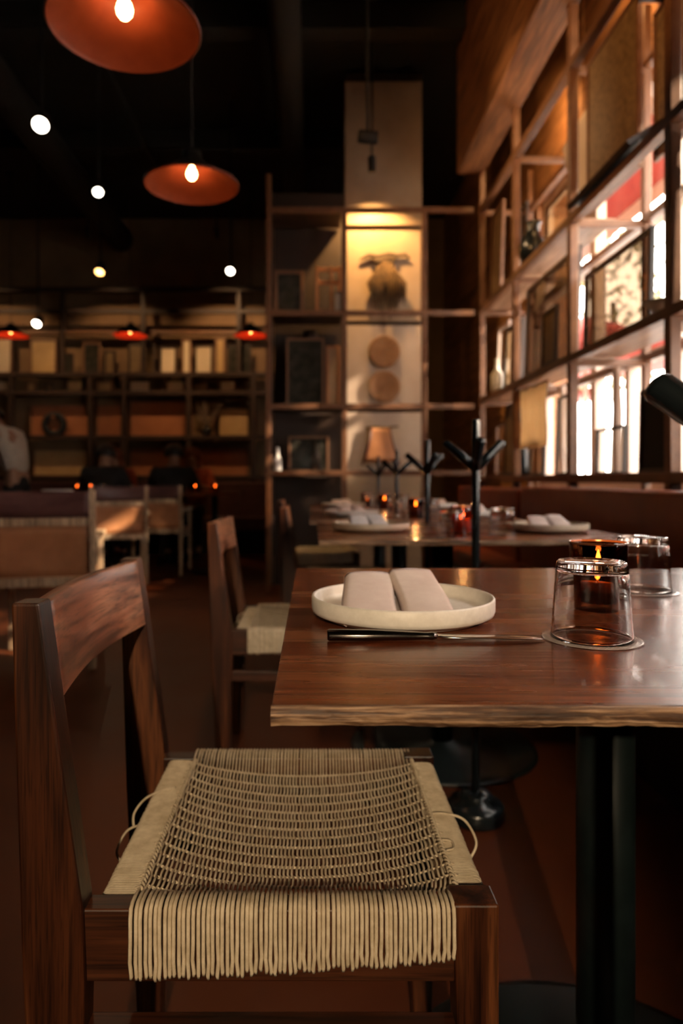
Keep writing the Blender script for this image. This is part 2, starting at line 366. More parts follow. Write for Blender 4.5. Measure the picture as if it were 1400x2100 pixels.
F('framed_glass', 'large dark framed old glass standing in the middle bay above the windows', 'frame', 1.40,2.84,3.54,Z1,0.40, M['dark_frame'], M['pane_smoky'], 0.022, 0.02)
F('framed_glass', 'pale narrow framed glass leaning right of the large dark framed glass', 'frame', 1.52,2.64,2.80,Z1,0.58, M['pale_frame'], M['pane'], 0.03)
F('framed_glass', 'tall dark framed glass in the next bay beyond the large dark framed glass', 'frame', 1.40,3.64,4.52,Z1,0.60, M['dark_frame'], M['pane_smoky'], 0.03)
F('framed_picture', 'small brown framed tan board in front of the tall dark framed glass', 'picture', 1.37,3.86,4.10,Z1,0.34, M['dark_frame'], M['cork'], 0.03, 0.02)
F('framed_glass', 'dark framed mottled glass in the farthest bay of the middle shelf', 'frame', 1.42,4.66,5.10,Z1,0.46, M['dark_frame'], M['pane_old'], 0.03)
F('framed_glass', 'slim pale framed glass at the far end of the middle shelf', 'frame', 1.46,5.14,5.44,Z1,0.55, M['pale_frame'], M['pane'], 0.03)
F('straw_board', 'unseen straw board added on the middle shelf past the right edge to block sun', 'panel', 1.45,1.64,2.54,Z1,0.66, M['dark_frame'], M['cork'], 0.03)  # out of view, added to keep sun off the left armchair
F('straw_board', 'large brown pressed straw panel on the upper shelf, left of two', 'panel', 1.42,2.98,3.54,Z2-.02,0.78, M['frame_steel'], M['cork'], 0.02, 0.0)
F('straw_board', 'brown pressed straw panel on the upper shelf, right of two', 'panel', 1.47,2.64,2.95,Z2-.02,0.64, M['frame_steel'], M['cork'], 0.02, 0.0)
F('framed_glass', 'dark framed glass on the upper shelf in the farthest bay', 'frame', 1.44,4.65,4.82,Z2,0.52, M['dark_frame'], M['pane_old'], 0.025)
F('straw_board', 'brown board added at the far end of the upper shelf to block sun', 'panel', 1.42,5.17,5.49,Z2,0.74, M['mid_frame'], M['cork'], 0.025)  # added to keep sun off the column panels
F('framed_glass', 'low brown framed glass on the upper shelf under the curved paper sheet', 'frame', 1.38,3.66,4.08,Z2,0.24, M['frame_steel'], M['pane_old'], 0.02)
F('framed_glass', 'dark framed clear pane on the sill in front of the brightest window', 'frame', 1.50,3.30,3.64,Z3,0.24, M['dark_frame'], M['pane'], 0.014)
F('chalkboard', 'tall black board on the sill at the right photo edge', 'board', 1.42,2.70,2.98,Z3,0.36, M['dark_frame'], M['black'], 0.02, 0.02)
F('framed_glass', 'tall dark framed pane on the sill beside the cream cloth', 'frame', 1.46,3.84,4.12,Z3,0.47, M['dark_frame'], M['pane'], 0.016)
F('framed_picture', 'small black frame on the sill under the cream cloth', 'picture', 1.42,4.22,4.50,Z3,0.22, M['dark_frame'], M['pane_old'], 0.018)
F('framed_picture', 'dark mottled board on the sill in the bay before the column', 'picture', 1.40,4.70,5.02,Z3,0.52, M['dark_frame'], M['cork'], 0.03)
F('framed_glass', 'brown framed glass on the sill nearest the pale column', 'frame', 1.44,5.10,5.42,Z3,0.42, M['mid_frame'], M['pane'], 0.03)
F('framed_glass', 'dark framed pane on the sill half hidden by the near coat stand', 'frame', 1.46,2.05,2.48,Z3,0.30, M['dark_frame'], M['pane'], 0.016)
for k, (y, lab) in enumerate(((.1,'unseen straw panel added to block sun on the upper shelf behind the viewer'),(1.1,'unseen straw panel added to block sun on the upper shelf beside the near table'),(2.1,'unseen straw panel added to block sun on the upper shelf past the right edge'))):  # unseen boards added in these bays to stop sun reaching the left armchair
    if k == 0: F('straw_board', 'unseen straw panel added to block sun on the middle shelf behind the viewer', 'panel', 1.45,y-.44,y+.44,Z1,0.66, M['frame_steel'], M['cork'], 0.02, 0.0)  # out of view, added against a sun patch on the near backrest
    F('straw_board', lab, 'panel', 1.44,y-.44,y+.44,Z2-.02,0.78, M['frame_steel'], M['cork'], 0.02, 0.0)
# pale planks standing at the window
for (y, w, lab) in ((3.16,0.07,'pale plank upright against the brightest window, right one'),(3.92-.17,0.05,'pale plank upright beside the second shelf post'),(4.56,0.05,'pale plank upright left of the cream cloth')):
    tag(obj('plank', MB().box((0,-w/2,0),(0.025,w/2,0.60)), M['pale_frame'], None, 0.003, (1.66,y,Z3)), lab, 'plank')
# cream cloth hung under the shelf
cl = thing('hanging_cloth', 'cream cloth panel hanging under the shelf before a window', 'cloth', (1.405,4.34,1.13))
obj('cloth', MB().slab(lambda u,v: Vector((0.012*math.sin(u*19)+0.004*math.sin(v*7+u*5), (u-.5)*0.50, v*0.385)), 30, 6, 0.003), M['cloth_cream'], cl)
obj('rod', MB().tube([(0,-0.27,0.388),(0,0.27,0.388)],0.007,8), M['mid_frame'], cl)
# black tray leaning, on the upper shelf edge
tr = thing('tray', 'black shallow tray tipped at the front of the upper shelf', 'tray', (XF-0.01,3.18,LV[2]+0.03))
Mt = Matrix.Rotation(-0.55,4,'Y')
obj('tray_base', MB().box((-.02,-.34,0),(.16,.34,.008),Mt), M['black'], tr, 0.002)
obj('rim', MB().box((-.02,-.34,.008),(-.008,.34,.03),Mt).box((.148,-.34,.008),(.16,.34,.03),Mt).box((-.008,-.34,.008),(.148,-.328,.03),Mt).box((-.008,.328,.008),(.148,.34,.03),Mt), M['dark_frame'], tr, 0.001)
# curved paper sheet
tag(obj('paper_sheet', MB().slab(lambda u,v: Vector((0.05*math.sin(v*PI)*u+0.04*u*u, (u-.5)*0.62, v*0.72+0.09*math.sin(u*3.2)*(1-v))), 14, 12, 0.004), M['panel_white'], None, 0, (1.56,4.05,Z2+.002)), 'pale curved paper sheet standing on the upper shelf', 'paper')
def vase(name, label, loc, prof, m, cat='vase'):
    t = thing(name, label, cat, loc)
    obj('body', MB().lathe(prof, 24), m, t); return t
jug = vase('jug', 'dark ceramic jug on the upper shelf beside the curved paper sheet', (1.43,4.43,Z2), [(.05,0),(.085,.06),(.09,.13),(.05,.2),(.04,.25),(.055,.28),(.05,.28),(.035,.25),(.0,.2)], M['black_steel'], 'jug')
obj('handle', MB().tube([(0,.045,.25),(0,.10,.24),(0,.125,.18),(0,.085,.10)],.009,8), M['black_steel'], jug)
vase('bottle', 'small white bottle on the middle shelf of the farthest bay', (1.39,4.86+.28,Z1), [(.04,0),(.045,.02),(.045,.13),(.016,.18),(.014,.24),(.018,.25),(0,.25)], M['white_pot'], 'bottle')
vase('bowl', 'shallow white bowl on the middle shelf beside the large framed glass', (1.41,2.72,Z1), [(.03,0),(.04,.008),(.085,.05),(.08,.05),(.036,.014),(0,.012)], M['white_pot'], 'bowl')
vase('vase', 'slender black vase on the sill between frames', (1.43,4.62,Z3), [(.03,0),(.045,.05),(.04,.12),(.018,.2),(.02,.26),(.026,.27),(.015,.26),(0,.2)], M['black_steel'])
bx = thing('wooden_box', 'small brown wooden box on the top rail near the photo edge', 'box', (1.42,2.62+.12,LV[3]-.8+.64-.02+.002))
bx.location = (1.42,2.76,Z2+.62)
obj('body', MB().box((-.05,-.12,0),(.08,.12,.045)), M['dark_frame'], bx, .003); obj('lid', MB().box((-.055,-.125,.046),(.085,.125,.06)), M['frame_steel'], bx, .003)

# ------------------------------------------------------------------ end partition lattice + clad column
YP = 5.62
pt = thing('partition_shelving', 'brown open lattice of shelves across the room before the pale column', 'shelving', (0.3,YP,0))
def pp(name, a, b, m, bev=0.004): return obj(name, MB().box((a[0]-0.3,a[1]-YP,a[2]),(b[0]-0.3,b[1]-YP,b[2])), m, pt, bev)
PX = (-0.36, 0.265, 0.925)
for x in PX:
    pp('upright', (x-.022,YP,0),(x+.022,YP+.045,3.45 if x<.2 else 3.16), M['frame_steel'])
    if x < .2: pp('upright', (x-.02,YP+.36,0),(x+.02,YP+.40,3.45), M['far_bars'])
for z in (0.98,1.53,2.30,3.15):
    pp('rail', (-.385,YP-.002,z-.022),(1.33,YP+.042,z+.022), M['frame_steel'])
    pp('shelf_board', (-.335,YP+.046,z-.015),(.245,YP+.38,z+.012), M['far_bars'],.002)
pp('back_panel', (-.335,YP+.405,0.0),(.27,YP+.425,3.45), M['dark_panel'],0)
co = thing('column', 'pale square column clad in four stacked panels behind the lattice', 'column', (0.62,YP+.44,0))
obj('core', MB().box((-.33,0.03,0),(.36,.6,4.55)), M['dark_wall'], co)
def cpan(x0,x1,z0,z1,m,lab=None):
    o = obj('panel', MB().box((x0-.62,-.02,z0),(x1-.62,.028,z1)), m, co, .004)
    if lab: o['label'] = lab
cpan(.29,.975,.05,.97,M['panel_tan']); cpan(.29,.985,1.0,1.52,M['panel_white']); cpan(.29,.985,1.55,2.29,M['panel_white']); cpan(.29,.96,2.33,3.13,M['panel_tan'],'ochre lit panel'); cpan(.29,.97,3.18,4.45,M['panel_tan'])
yc = YP+.42
# hanging driftwood with dried grass bundle
dg = thing('dried_bundle', 'dried grass bundle hanging from driftwood on the warm lit column panel', 'wall hanging', (0.62,yc-.03,2.88))
obj('twig', MB().tube([(-.20,.005,-.02),(-.12,0,.02),(-.04,.005,.01),(.05,0,.03),(.13,.005,.015),(.20,0,.03),(.24,.005,-.01)],[.010,.017,.014,.018,.016,.015,.006],8).tube([(-.12,0,.02),(-.06,-.01,-.04),(0,-.01,-.035)],[.008,.015,.008],6).tube([(.13,0,.015),(.10,-.01,-.035),(.02,-.01,-.05)],[.01,.016,.01],6), M['twig'], dg)
g = MB()
for k in range(70):
    a = random.uniform(-1,1); r = random.uniform(.4,1); L = random.uniform(.22,.46)
    g.tube([(.03*a+.03,-.015*r,-.03),(.10*a+.03,-.03*r,-.10-.05*r),(.17*a+.03,-.05*r,-.18-.06*abs(a)),(.16*a+.04,-.045*r,-.14-L*(1-.4*abs(a)))],[.003,.009,.012,.003],4)
g = obj('grass', g, M['straw'], dg); g['kind'] = 'stuff'
def disc(z, lab):
    t = thing('woven_disc', lab, 'wall hanging', (.635,yc-.028,z), 0)
    obj('mat', MB().lathe([(0,0),(.10,.004),(.135,0),(.14,-.008),(0,-.010)],40), M['wicker'], t, rot=(PI/2,0,0))
    m = MB()
    for q in range(1,8): m.tube([(q*.0185*math.cos(a*PI/14),-.004,q*.0185*math.sin(a*PI/14)) for a in range(28)],.006,5,closed=True)
    obj('coil', m, M['wicker'], t)
disc(2.055,'round brown woven disc on the pale column, upper of two'); disc(1.745,'round brown woven disc on the pale column, lower of two')
ap = thing('hanging_tool', 'tan leather pouch hung from a twig low on the pale column', 'wall hanging', (.60,yc-.03,1.36))
obj('twig', MB().tube([(-.13,0,.02),(-.05,0,.03),(.05,0,.02),(.16,0,.035)],[.008,.012,.012,.007],8), M['twig'], ap)
obj('pouch', MB().slab(lambda u,v: Vector(((u-.5)*(.16+.14*v),-.012-.02*math.sin(u*PI)*v,.02-.30*v)),8,8,.006), M['leather_tan'], ap)
obj('strap', MB().tube([(-.08,-.014,.02),(-.10,-.016,-.12),(-.16,-.016,-.31)],.010,6).tube([(.08,-.014,.02),(.11,-.016,-.12),(.17,-.016,-.31)],.010,6), M['leather_dark'], ap)

def frame_xz(name, label, cat, x0, x1, y, z0, h, fm, im, fw=0.02, extra=None):
    t = thing(name, label, cat, ((x0+x1)/2,y,z0)); w = (x1-x0)/2; d=.02; Mx = Matrix.Rotation(-.04,4,'X')
    obj('frame', MB().box((-w,0,0),(w,d,fw),Mx).box((-w,0,h-fw),(w,d,h),Mx).box((-w,0,fw),(-w+fw,d,h-fw),Mx).box((w-fw,0,fw),(w,d,h-fw),Mx), fm, t, .002)
    obj('picture', MB().box((-w+fw,d*.4,fw),(w-fw,d*.8,h-fw),Mx), im, t)
    if extra: extra(t, w, h)
    return t
G = frame_xz
M['dark_glass'] = speckle('dark glazed picture', [(0.3,(0.02,0.018,0.014)), (0.6,(0.05,0.045,0.035)), (0.75,(0.10,0.085,0.06))], 12, 0.12, 6)
G('framed_picture','tall brown framed dark glass picture in the middle partition cell','picture',-.22,.10,YP+.12,1.542,.58,M['mid_frame'],M['dark_glass'])
G('framed_picture','small framed picture low in the bottom partition cell','picture',-.20,.14,YP+.10,.992,.30,M['mid_frame'],M['dark_glass'])
G('framed_picture','brown framed dark picture on the upper partition shelf','picture',-.32,-.07,YP+.12,2.312,.38,M['mid_frame'],M['dark_glass'],.03)
t = thing('wooden_rack','small amber wooden rack on the upper partition shelf beside the column','rack',(.14,YP+.10,2.312))
for x in (-.10,.02,.09): obj('post', MB().box((x-.012,0,0),(x+.012,.03,.40)), M['leather_tan'], t, .002)
for z in (.02,.26,.37): obj('slat', MB().box((-.115,.03,z),(.105,.05,z+.03)), M['leather_tan'], t, .002)
t = thing('white_block','pale narrow block beside the amber wooden rack','block',(.215,YP+.03,2.312)); obj('body',MB().box((-.025,0,0),(.025,.06,.16)),M['panel_white'],t,.004); obj('cap',MB().box((-.028,-.003,.161),(.028,.063,.172)),M['mid_frame'],t,.002)
t = vase('glass_bottle','clear glass bottle in the bottom partition cell before a frame',(.03,YP+.06,.992),[(.035,0),(.04,.01),(.04,.15),(.014,.2),(.013,.27),(.016,.275),(.011,.275),(.010,.2),(.036,.145),(.036,.012),(0,.012)],M['glass'],'bottle')
t = vase('glass_bottle','short pale bottle at the left of the bottom partition cell',(-.29,YP+.10,.992),[(.03,0),(.033,.01),(.033,.10),(.013,.14),(.012,.2),(.015,.205),(0,.2)],M['white_pot'],'bottle')
t = vase('basket','slim dark basket behind the tall framed picture in the middle partition cell',(-.02,YP+.25,1.542),[(.06,0),(.075,.10),(.07,.6),(.06,.66),(.055,.66),(.062,.6),(.068,.1),(.055,.02),(0,.02)],M['dark_frame'],'basket')
G('framed_picture','amber board leaning at the right of the middle partition cell','picture',.12,.235,YP+.15,1.542,.52,M['leather_tan'],M['panel_tan'])

# ------------------------------------------------------------------ far wall shelving with its boards
YB = 9.30
fs = thing('wall_shelving','dark wide shelving on the far wall behind the diners','shelving',(-3,YB,0))
def fp(name,a,b,m=None): return obj(name, MB().box((a[0]+3,a[1]-YB,a[2]),(b[0]+3,b[1]-YB,b[2])), m or M['far_bars'], fs, .003)
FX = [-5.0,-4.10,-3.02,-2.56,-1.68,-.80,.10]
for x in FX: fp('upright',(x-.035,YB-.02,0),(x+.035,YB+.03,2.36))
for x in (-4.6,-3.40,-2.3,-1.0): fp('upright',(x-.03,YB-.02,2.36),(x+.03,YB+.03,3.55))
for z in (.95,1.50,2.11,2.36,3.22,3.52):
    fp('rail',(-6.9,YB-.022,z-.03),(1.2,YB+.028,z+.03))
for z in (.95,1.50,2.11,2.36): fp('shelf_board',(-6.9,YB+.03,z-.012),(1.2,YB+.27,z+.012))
fp('ledge',(-6.9,YB+.1,2.93),(-.3,YB+.2,2.99),M['mid_frame'])
M['board_ochre'] = speckle('ochre board',[(0.3,(0.42,0.25,0.10)),(0.7,(0.56,0.36,0.16))],4,.6)
M['board_rust'] = speckle('rust board',[(0.3,(0.28,0.095,0.035)),(0.7,(0.38,0.14,0.055))],4,.6)
M['board_cream'] = speckle('cream board',[(0.3,(0.56,0.42,0.28)),(0.7,(0.68,0.54,0.38))],4,.6)
bm_ = {'ochre':M['board_ochre'],'rust':M['board_rust'],'cream':M['board_cream'],'dark':M['dark_glass'],'straw':M['cork']}
Yb2 = YB+.12
def fpx(px): return (px-640)*Yb2/1400
ORD = ['leftmost','second','third','fourth','fifth','sixth','seventh','eighth','ninth','tenth','eleventh']
rows = {  # row name: (z, [(px0, px1, height, frame, board)])
 'top row of the far wall': (2.374,[(-20,24,.52,'mid','cream'),(60,116,.50,'mid','ochre'),(125,150,.30,'dark','dark'),(168,176+30,.46,'mid','dark'),(212,236,.34,'dark','straw'),(262,318,.44,'dark','straw'),(326,362,.40,'dark','cream'),(372,392,.50,'mid','cream'),(398,436,.42,'dark','cream'),(440,462,.52,'mid','ochre'),(466,516,.42,'dark','dark')]),
 'low second row of the far wall': (2.124,[(-10,24,.19,'mid','cream'),(52,74,.17,'mid','ochre'),(92,110,.15,'dark','straw'),(134,172,.19,'dark','ochre'),(196,232,.17,'mid','ochre'),(262,310,.19,'dark','cream'),(338,380,.19,'dark','cream'),(392,430,.16,'dark','straw'),(448,484,.19,'mid','cream')]),
 'broad third row of the far wall': (1.514,[(60,184,.46,'mid','rust'),(196,250,.46,'mid','rust'),(264,384,.52,'mid','rust'),(392,440,.5,'mid','straw'),(445,452+60,.42,'dark','ochre')]),
 'lowest row of the far wall': (.964,[(66,184,.40,'mid','ochre'),(196,250,.38,'dark','rust'),(264,384,.42,'mid','rust'),(394,510,.42,'mid','rust')]),
}
for rn, (z, it) in rows.items():
    for k, (a, b, h, fm, im) in enumerate(it):
        G('framed_board', '%s %s board, %s in the %s' % ({'mid':'brown framed','dark':'dark framed'}[fm], im, ORD[k], rn) if k else '%s %s board, leftmost in the %s' % ({'mid':'brown framed','dark':'dark framed'}[fm], im, rn), 'board', fpx(a), fpx(b), Yb2, z, h, M[fm+'_frame'], bm_[im], .03)
t = thing('wreath','dark ring wreath before the rust board on the far wall','wreath',(fpx(113),Yb2-.03,1.70)); obj('ring',MB().tube([(.13*math.cos(a*PI/12),0,.13*math.sin(a*PI/12)) for a in range(24)],.045,8,closed=True),M['black'],t); obj('berry',MB().lathe([(0,-.03),(.03,0),(0,.03)],8),M['board_rust'],t,loc=(0,-.04,.1))
t.location.z = 1.514+.176
t = thing('dried_branch','dark dried branch on the far wall shelving between boards','branch',(fpx(425),Yb2-.06,1.514))
m = MB()
for k in range(14):
    a = random.uniform(-1,1); m.tube([(0,0,0),(.05*a,-.01,.2),(.22*a,-.02,random.uniform(.3,.55))],[.012,.01,.006],5)
obj('twigs',m,M['twig'],t); obj('holder',MB().lathe([(.05,0),(.06,.1),(.04,.14),(0,.14)],12),M['black'],t)

# ------------------------------------------------------------------ dining chairs
def make_chair(label):
    """local axes: origin on floor; x forward (towards the table), near side at y=0"""
    t = thing('dining_chair', label, 'chair')
    X0 = 0.32                                                        # shift from measured world X to local x
    def q(*p): return [(a+X0, b) for a, b in p]
    rear = q((-.250,0),(-.240,.39),(-.243,.47),(-.289,.79),(-.318,.79),(-.307,.42),(-.288,0))
    for y in (0.0,0.405):
        obj('rear_leg', MB().prism(rear,'y',y,y+.036), M['chair_wood'], t, .003)
    front = q((.150,.468),(.154,.34),(.168,0),(.196,0),(.199,.34),(.199,.468))
    for y in (0.006,0.398):
        obj('front_leg', MB().prism(front,'y',y,y+.038), M['chair_wood'], t, .0025)
    # seat rails (wood)
    for y in (.008,.405):
        obj('side_rail', MB().box((X0-.246,y,.385),(X0+.152,y+.028,.462)), M['chair_wood_x'], t, .002)
    obj('back_rail', MB().box((X0-.232,.034,.405),(X0-.196,.407,.452)), M['chair_wood_x'], t, .006)
    obj('front_rail', MB().box((X0+.163,.042,.405),(X0+.193,.40,.452)), M['chair_wood_x'], t, .006)
    for y in (.010,.402):
        obj('stretcher', MB().box((X0-.245,y,.304),(X0+.156,y+.024,.334)), M['chair_wood_x'], t, .002)
    # curved backrest between the posts
    def br(u, v):
        y = .034+u*.373; z = .682+v*.106
        x = -.289+(.79-z)/.32*.046-.018*math.sin(u*PI)+X0
        return Vector((x, y, z))
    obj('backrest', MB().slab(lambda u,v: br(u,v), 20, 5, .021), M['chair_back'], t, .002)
    # cord wound round the back and front rails
    for (a, b, y0, y1, nm) in ((X0-.2355,X0-.1925,.036,.405,'back_cord'),(X0+.1595,X0+.1965,.046,.396,'front_cord')):
        m = MB(); n = int((y1-y0)/.0034)
        for k in range(n):
            y = y0+(k+.5)*(y1-y0)/n; c = .009; z0, z1 = .402, .458
            jx = random.uniform(-.0005,.0005)
            pts = []
            for (cx, cz, a0) in ((b-c,z1-c,0),(a+c,z1-c,90),(a+c,z0+c,180),(b-c,z0+c,270)):
                for d in (0,30,60,90):
                    aa = math.radians(a0+d); pts.append((cx+c*math.cos(aa)+jx, y, cz+c*math.sin(aa)))
            m.tube(pts,.0019,5,closed=True)
        o = obj(nm, m, M['cord'], t); o['kind'] = 'stuff'
    # woven seat
    NW, NR = 68, 15
    xa, xb = X0-.190, X0+.150
    def zs(x, y):
        u = (x-xa)/(X0+.163-xa); v = (y-.02)/.405; u = min(max(u,0),1); v = min(max(v,0),1)
        return .467-.034*(1-(2*u-1)**2)**.8*(1-(2*v-1)**4)**.8*(1 if 1 else 0)-.004*(1-(2*v-1)**6)
    rows_y = [.040+(k+.5)*(.398-.040)/NR for k in range(NR)]
    m = MB()
    for i in range(NW):
        f = i/(NW-1)
        pts = []
        jit = random.uniform(-.0006,.0006)
        xn = xa-.002+f*(xb-xa+.002)+jit
        def xs(y): return xn+(f*.010)*max(0,min(1,(y-.03)/.05))
        zb = .392+.020*f+random.uniform(-.004,.002)
        wob = random.uniform(-.0008,.0008)
        pts += [(xn,.0062,zb-.003),(xn+wob,.0045,zb+.001),(xn-wob,.0035,zb+.25*(.455-zb)),(xn,.003,zb+.6*(.455-zb)),(xn,.003,.455),(xn,.0055,.4645),(xn,.012,.4675),(xn,.024,.4672),(xn,.034,.4655)]
        rad = [.00225]*8+[.0018]
        for j, y in enumerate(rows_y):
            s = 1 if j % 2 == 0 else -1
            pts.append((xs(y),y,zs(xs(y),y)-.0010)); rad.append(.0013)
            if j < NR-1:
                dy = rows_y[j+1]-y
                for q_ in (.14,.5,.86):
                    ym = y+dy*q_; pts.append((xs(ym)+.00115*s,ym,zs(xs(ym),ym)+(.0009 if q_ == .5 else .0002))); rad.append(.00150 if q_ == .5 else .0014)
        pts += [(xs(.41),.410,.4655),(xs(.42),.425,.4672),(xs(.43),.434,.465),(xs(.43),.4385,.455),(xs(.43),.4385,.40)]
        rad += [.0018]+[.0022]*4
        m.tube(pts,rad,6)
    o = obj('seat_warp_cords', m, M['cord'], t); o['kind'] = 'stuff'
    m = MB()                                                        # each row: two cords twined over and under the warp pairs
    for j, y in enumerate(rows_y):
        for ph in (1,-1):
            pts = [(X0-.2,y,.459),(X0-.194,y,.4615)]
            for i in range(NW):
                x = xa+i/(NW-1)*(xb+.010-xa); s = ph if i % 2 == 0 else -ph
                pts.append((x,y+.0007*s+random.uniform(-.0003,.0003),zs(x,y)+.0008*s-.0016))
            pts += [(X0+.164,y,.4612),(X0+.170,y,.4595)]
            m.tube(pts,.0010,5)
    o = obj('seat_weft_cords', m, M['cord'], t); o['kind'] = 'stuff'
    m = MB()                                                        # twisted selvedge along the two wound rails
    for (x, zz) in ((X0-.191,.4635),(X0+.1615,.4635)):
        for ph in (0,PI):
            m.tube([(x+.002*math.cos(k*.9+ph),.040+k*.0022,zz+.002*math.sin(k*.9+ph)) for k in range(163)],.0016,5)
    o = obj('edge_cord', m, M['cord'], t); o['kind'] = 'stuff'
    ends = [([(X0-.205,.30,.4605),(X0-.222,.285,.463),(X0-.240,.262,.462),(X0-.250,.24,.452),(X0-.247,.225,.44)],.0018),
            ([(X0-.236,.215,.448),(X0-.250,.20,.447),(X0-.256,.175,.435),(X0-.248,.165,.425)],.0018),
            ([(X0+.163,.215,.463),(X0+.18,.21,.466),(X0+.205,.20,.462),(X0+.215,.175,.446),(X0+.205,.165,.43)],.0018),
            ([(X0+.165,.15,.462),(X0+.176,.145,.463),(X0+.176,.13,.462),(X0+.166,.125,.462)],.0014)]
    for pts, r in ends: obj('loose_end', MB().tube(smooth(pts),r,6), M['cord'], t)
    return t
CX = -0.32
ch1 = make_chair('wooden dining chair with woven cord seat, nearest at the lower left')
ch1.location = (CX,.72,0); ch1['group'] = 'cord seat chairs along the tables'
dup(ch1,(CX-.003,2.08,0),0,'wooden dining chair with woven cord seat, second in the row from the viewer')
dup(ch1,(CX+.17,3.15,0),0,'wooden dining chair with woven cord seat at the third table, sunlit post')
dup(ch1,(CX+.10,4.25,0),0,'wooden dining chair with woven cord seat at the fourth table, farthest of the row')

# ------------------------------------------------------------------ tables
def make_table(label):
    t = thing('dining_table', label, 'table', (0,0,0))               # origin below the front left corner
    Wd, D = .94, .81
    obj('table_top', MB().box((0,.004,.7365),(Wd,D,.75)), M['table_wood'], t, .0015)
    # worn front edge: uneven strip
    m = MB(); n = 120
    vs = []; prof = [(.006,.7502),(.0015,.7496),(-.0005,.7475),(-.0012,.7435),(-.0008,.739),(.001,.7355),(.006,.7345)]
    rr = [[random.uniform(-.0004,.0004) for _ in prof] for _ in range(n+1)]
    for i in range(n+1):
        x = i/n*Wd; w1 = .0006*math.sin(i*.23)+.0005*math.sin(i*.071+1)
        e = -.0005 if i else .002
        for k, (y, z) in enumerate(prof): vs.append((x,y+e*0+w1*.6+rr[i][k],z+(rr[i][k]*.8+(w1 if k > 3 else w1*.2))*(0 if k == 0 else 1)))
    K = len(prof)
    fs_ = [(i*K+k,(i+1)*K+k,(i+1)*K+k+1,i*K+k+1) for i in range(n) for k in range(K-1)]
    fs_ += [tuple(range(K)), tuple(n*K+k for k in range(K-1,-1,-1))]+[(i*K+K-1,(i+1)*K+K-1,(i+1)*K,i*K) for i in range(n)]
    m.add(vs,fs_)
    obj('front_edge', m, M['table_edge'], t)
    cx, cy = .43,.42
    obj('column', MB().lathe([(.0375,.012),(.0375,.715)],40,(cx,cy,0)), M['base_steel'], t)
    obj('foot_plate', MB().lathe([(0,0),(.31,0),(.315,.004),(.312,.010),(.295,.014),(.05,.02),(.045,.03),(.038,.032)],64,(cx,cy,0)), M['base_steel'], t)
    obj('top_plate', MB().box((cx-.15,cy-.15,.715),(cx+.15,cy+.15,.7362)), M['base_steel'], t, .003)
    return t
TX = -.031
TY = [.51,1.935,2.88,3.84,4.78]
tb = make_table('nearest dark wooden pedestal table, set with plate, knife and tumblers'); tb.location = (TX,TY[0],0); tb['group'] = 'pedestal tables along the bench'
for k, lab in ((1,'second wooden pedestal table, behind the near table and black coat stand'),(2,'third wooden pedestal table along the bench'),(3,'fourth wooden pedestal table along the bench'),):
    dup(tb,(TX+(.05 if k == 1 else .02),TY[k],0),0,lab)

# coat stands
def make_stand(label):
    t = thing('coat_stand', label, 'coat stand')
    obj('pole', MB().lathe([(0.0,.03),(.0112,.03),(.0112,1.082),(.009,1.086),(0,1.086)],20), M['black_steel'], t)
    for a in (20,155,265):
        d = Vector((math.cos(math.radians(a)),math.sin(math.radians(a)),0)); z0 = .955
        p = [Vector((0,0,z0))+d*.006, Vector((0,0,z0+.03))+d*.038, Vector((0,0,z0+.068))+d*.082, Vector((0,0,z0+.071))+d*.0855, Vector((0,0,z0+.0725))+d*.0872]
        obj('branch', MB().tube(p,[.0125,.0125,.0125,.010,.004],16), M['black_steel'], t)
    obj('base', MB().lathe([(0,0),(.074,0),(.078,.006),(.078,.034),(.07,.045),(.045,.05),(.043,.068),(.035,.074),(.012,.076)],40), M['black_steel'], t)
    return t
st = make_stand('black coat stand with angled branches just behind the near table'); st.location = (.445,1.86,0); st['group'] = 'black coat stands between the tables'
dup(st,(.40+.07,2.79,0),.3,'black coat stand between the second and third tables')
dup(st,(.465,3.76,0),-.2,'black coat stand between the third and fourth tables')
dup(st,(.455,4.70,0),.5,'black coat stand beyond the fourth table, farthest of the row')
near = dup(st,(.321,.452,0),0,'black coat stand at the right photo edge, only one shiny branch tip visible')
near.rotation_euler.z = math.radians(-8); near.scale = (1,1,.965)

# ------------------------------------------------------------------ bench
bn = thing('bench','oxblood leather bench with high back running along the windows','bench',(1.0,1.0,0))
def cush(a, b, bev): return MB().box((a[0]-1,a[1]-1,a[2]),(b[0]-1,b[1]-1,b[2])), bev
for (y0,y1,dz) in ((-1.4,1.2,0),(1.21,3.85,0),(3.90,5.5,-.012)):
    m, bv = cush((1.17,y0,.43),(1.315,y1,.884+dz),.02); obj('back_cushion', m, M['leather_bench'], bn, .022, seg=4)
    m, bv = cush((.96,y0,.36),(1.19,y1,.46),.03); obj('seat_cushion', m, M['leather_bench'], bn, .025, seg=4)
obj('plinth', MB().box((0.02,-2.4,0),(.30,4.5,.36)), M['dark_frame'], bn, .004)

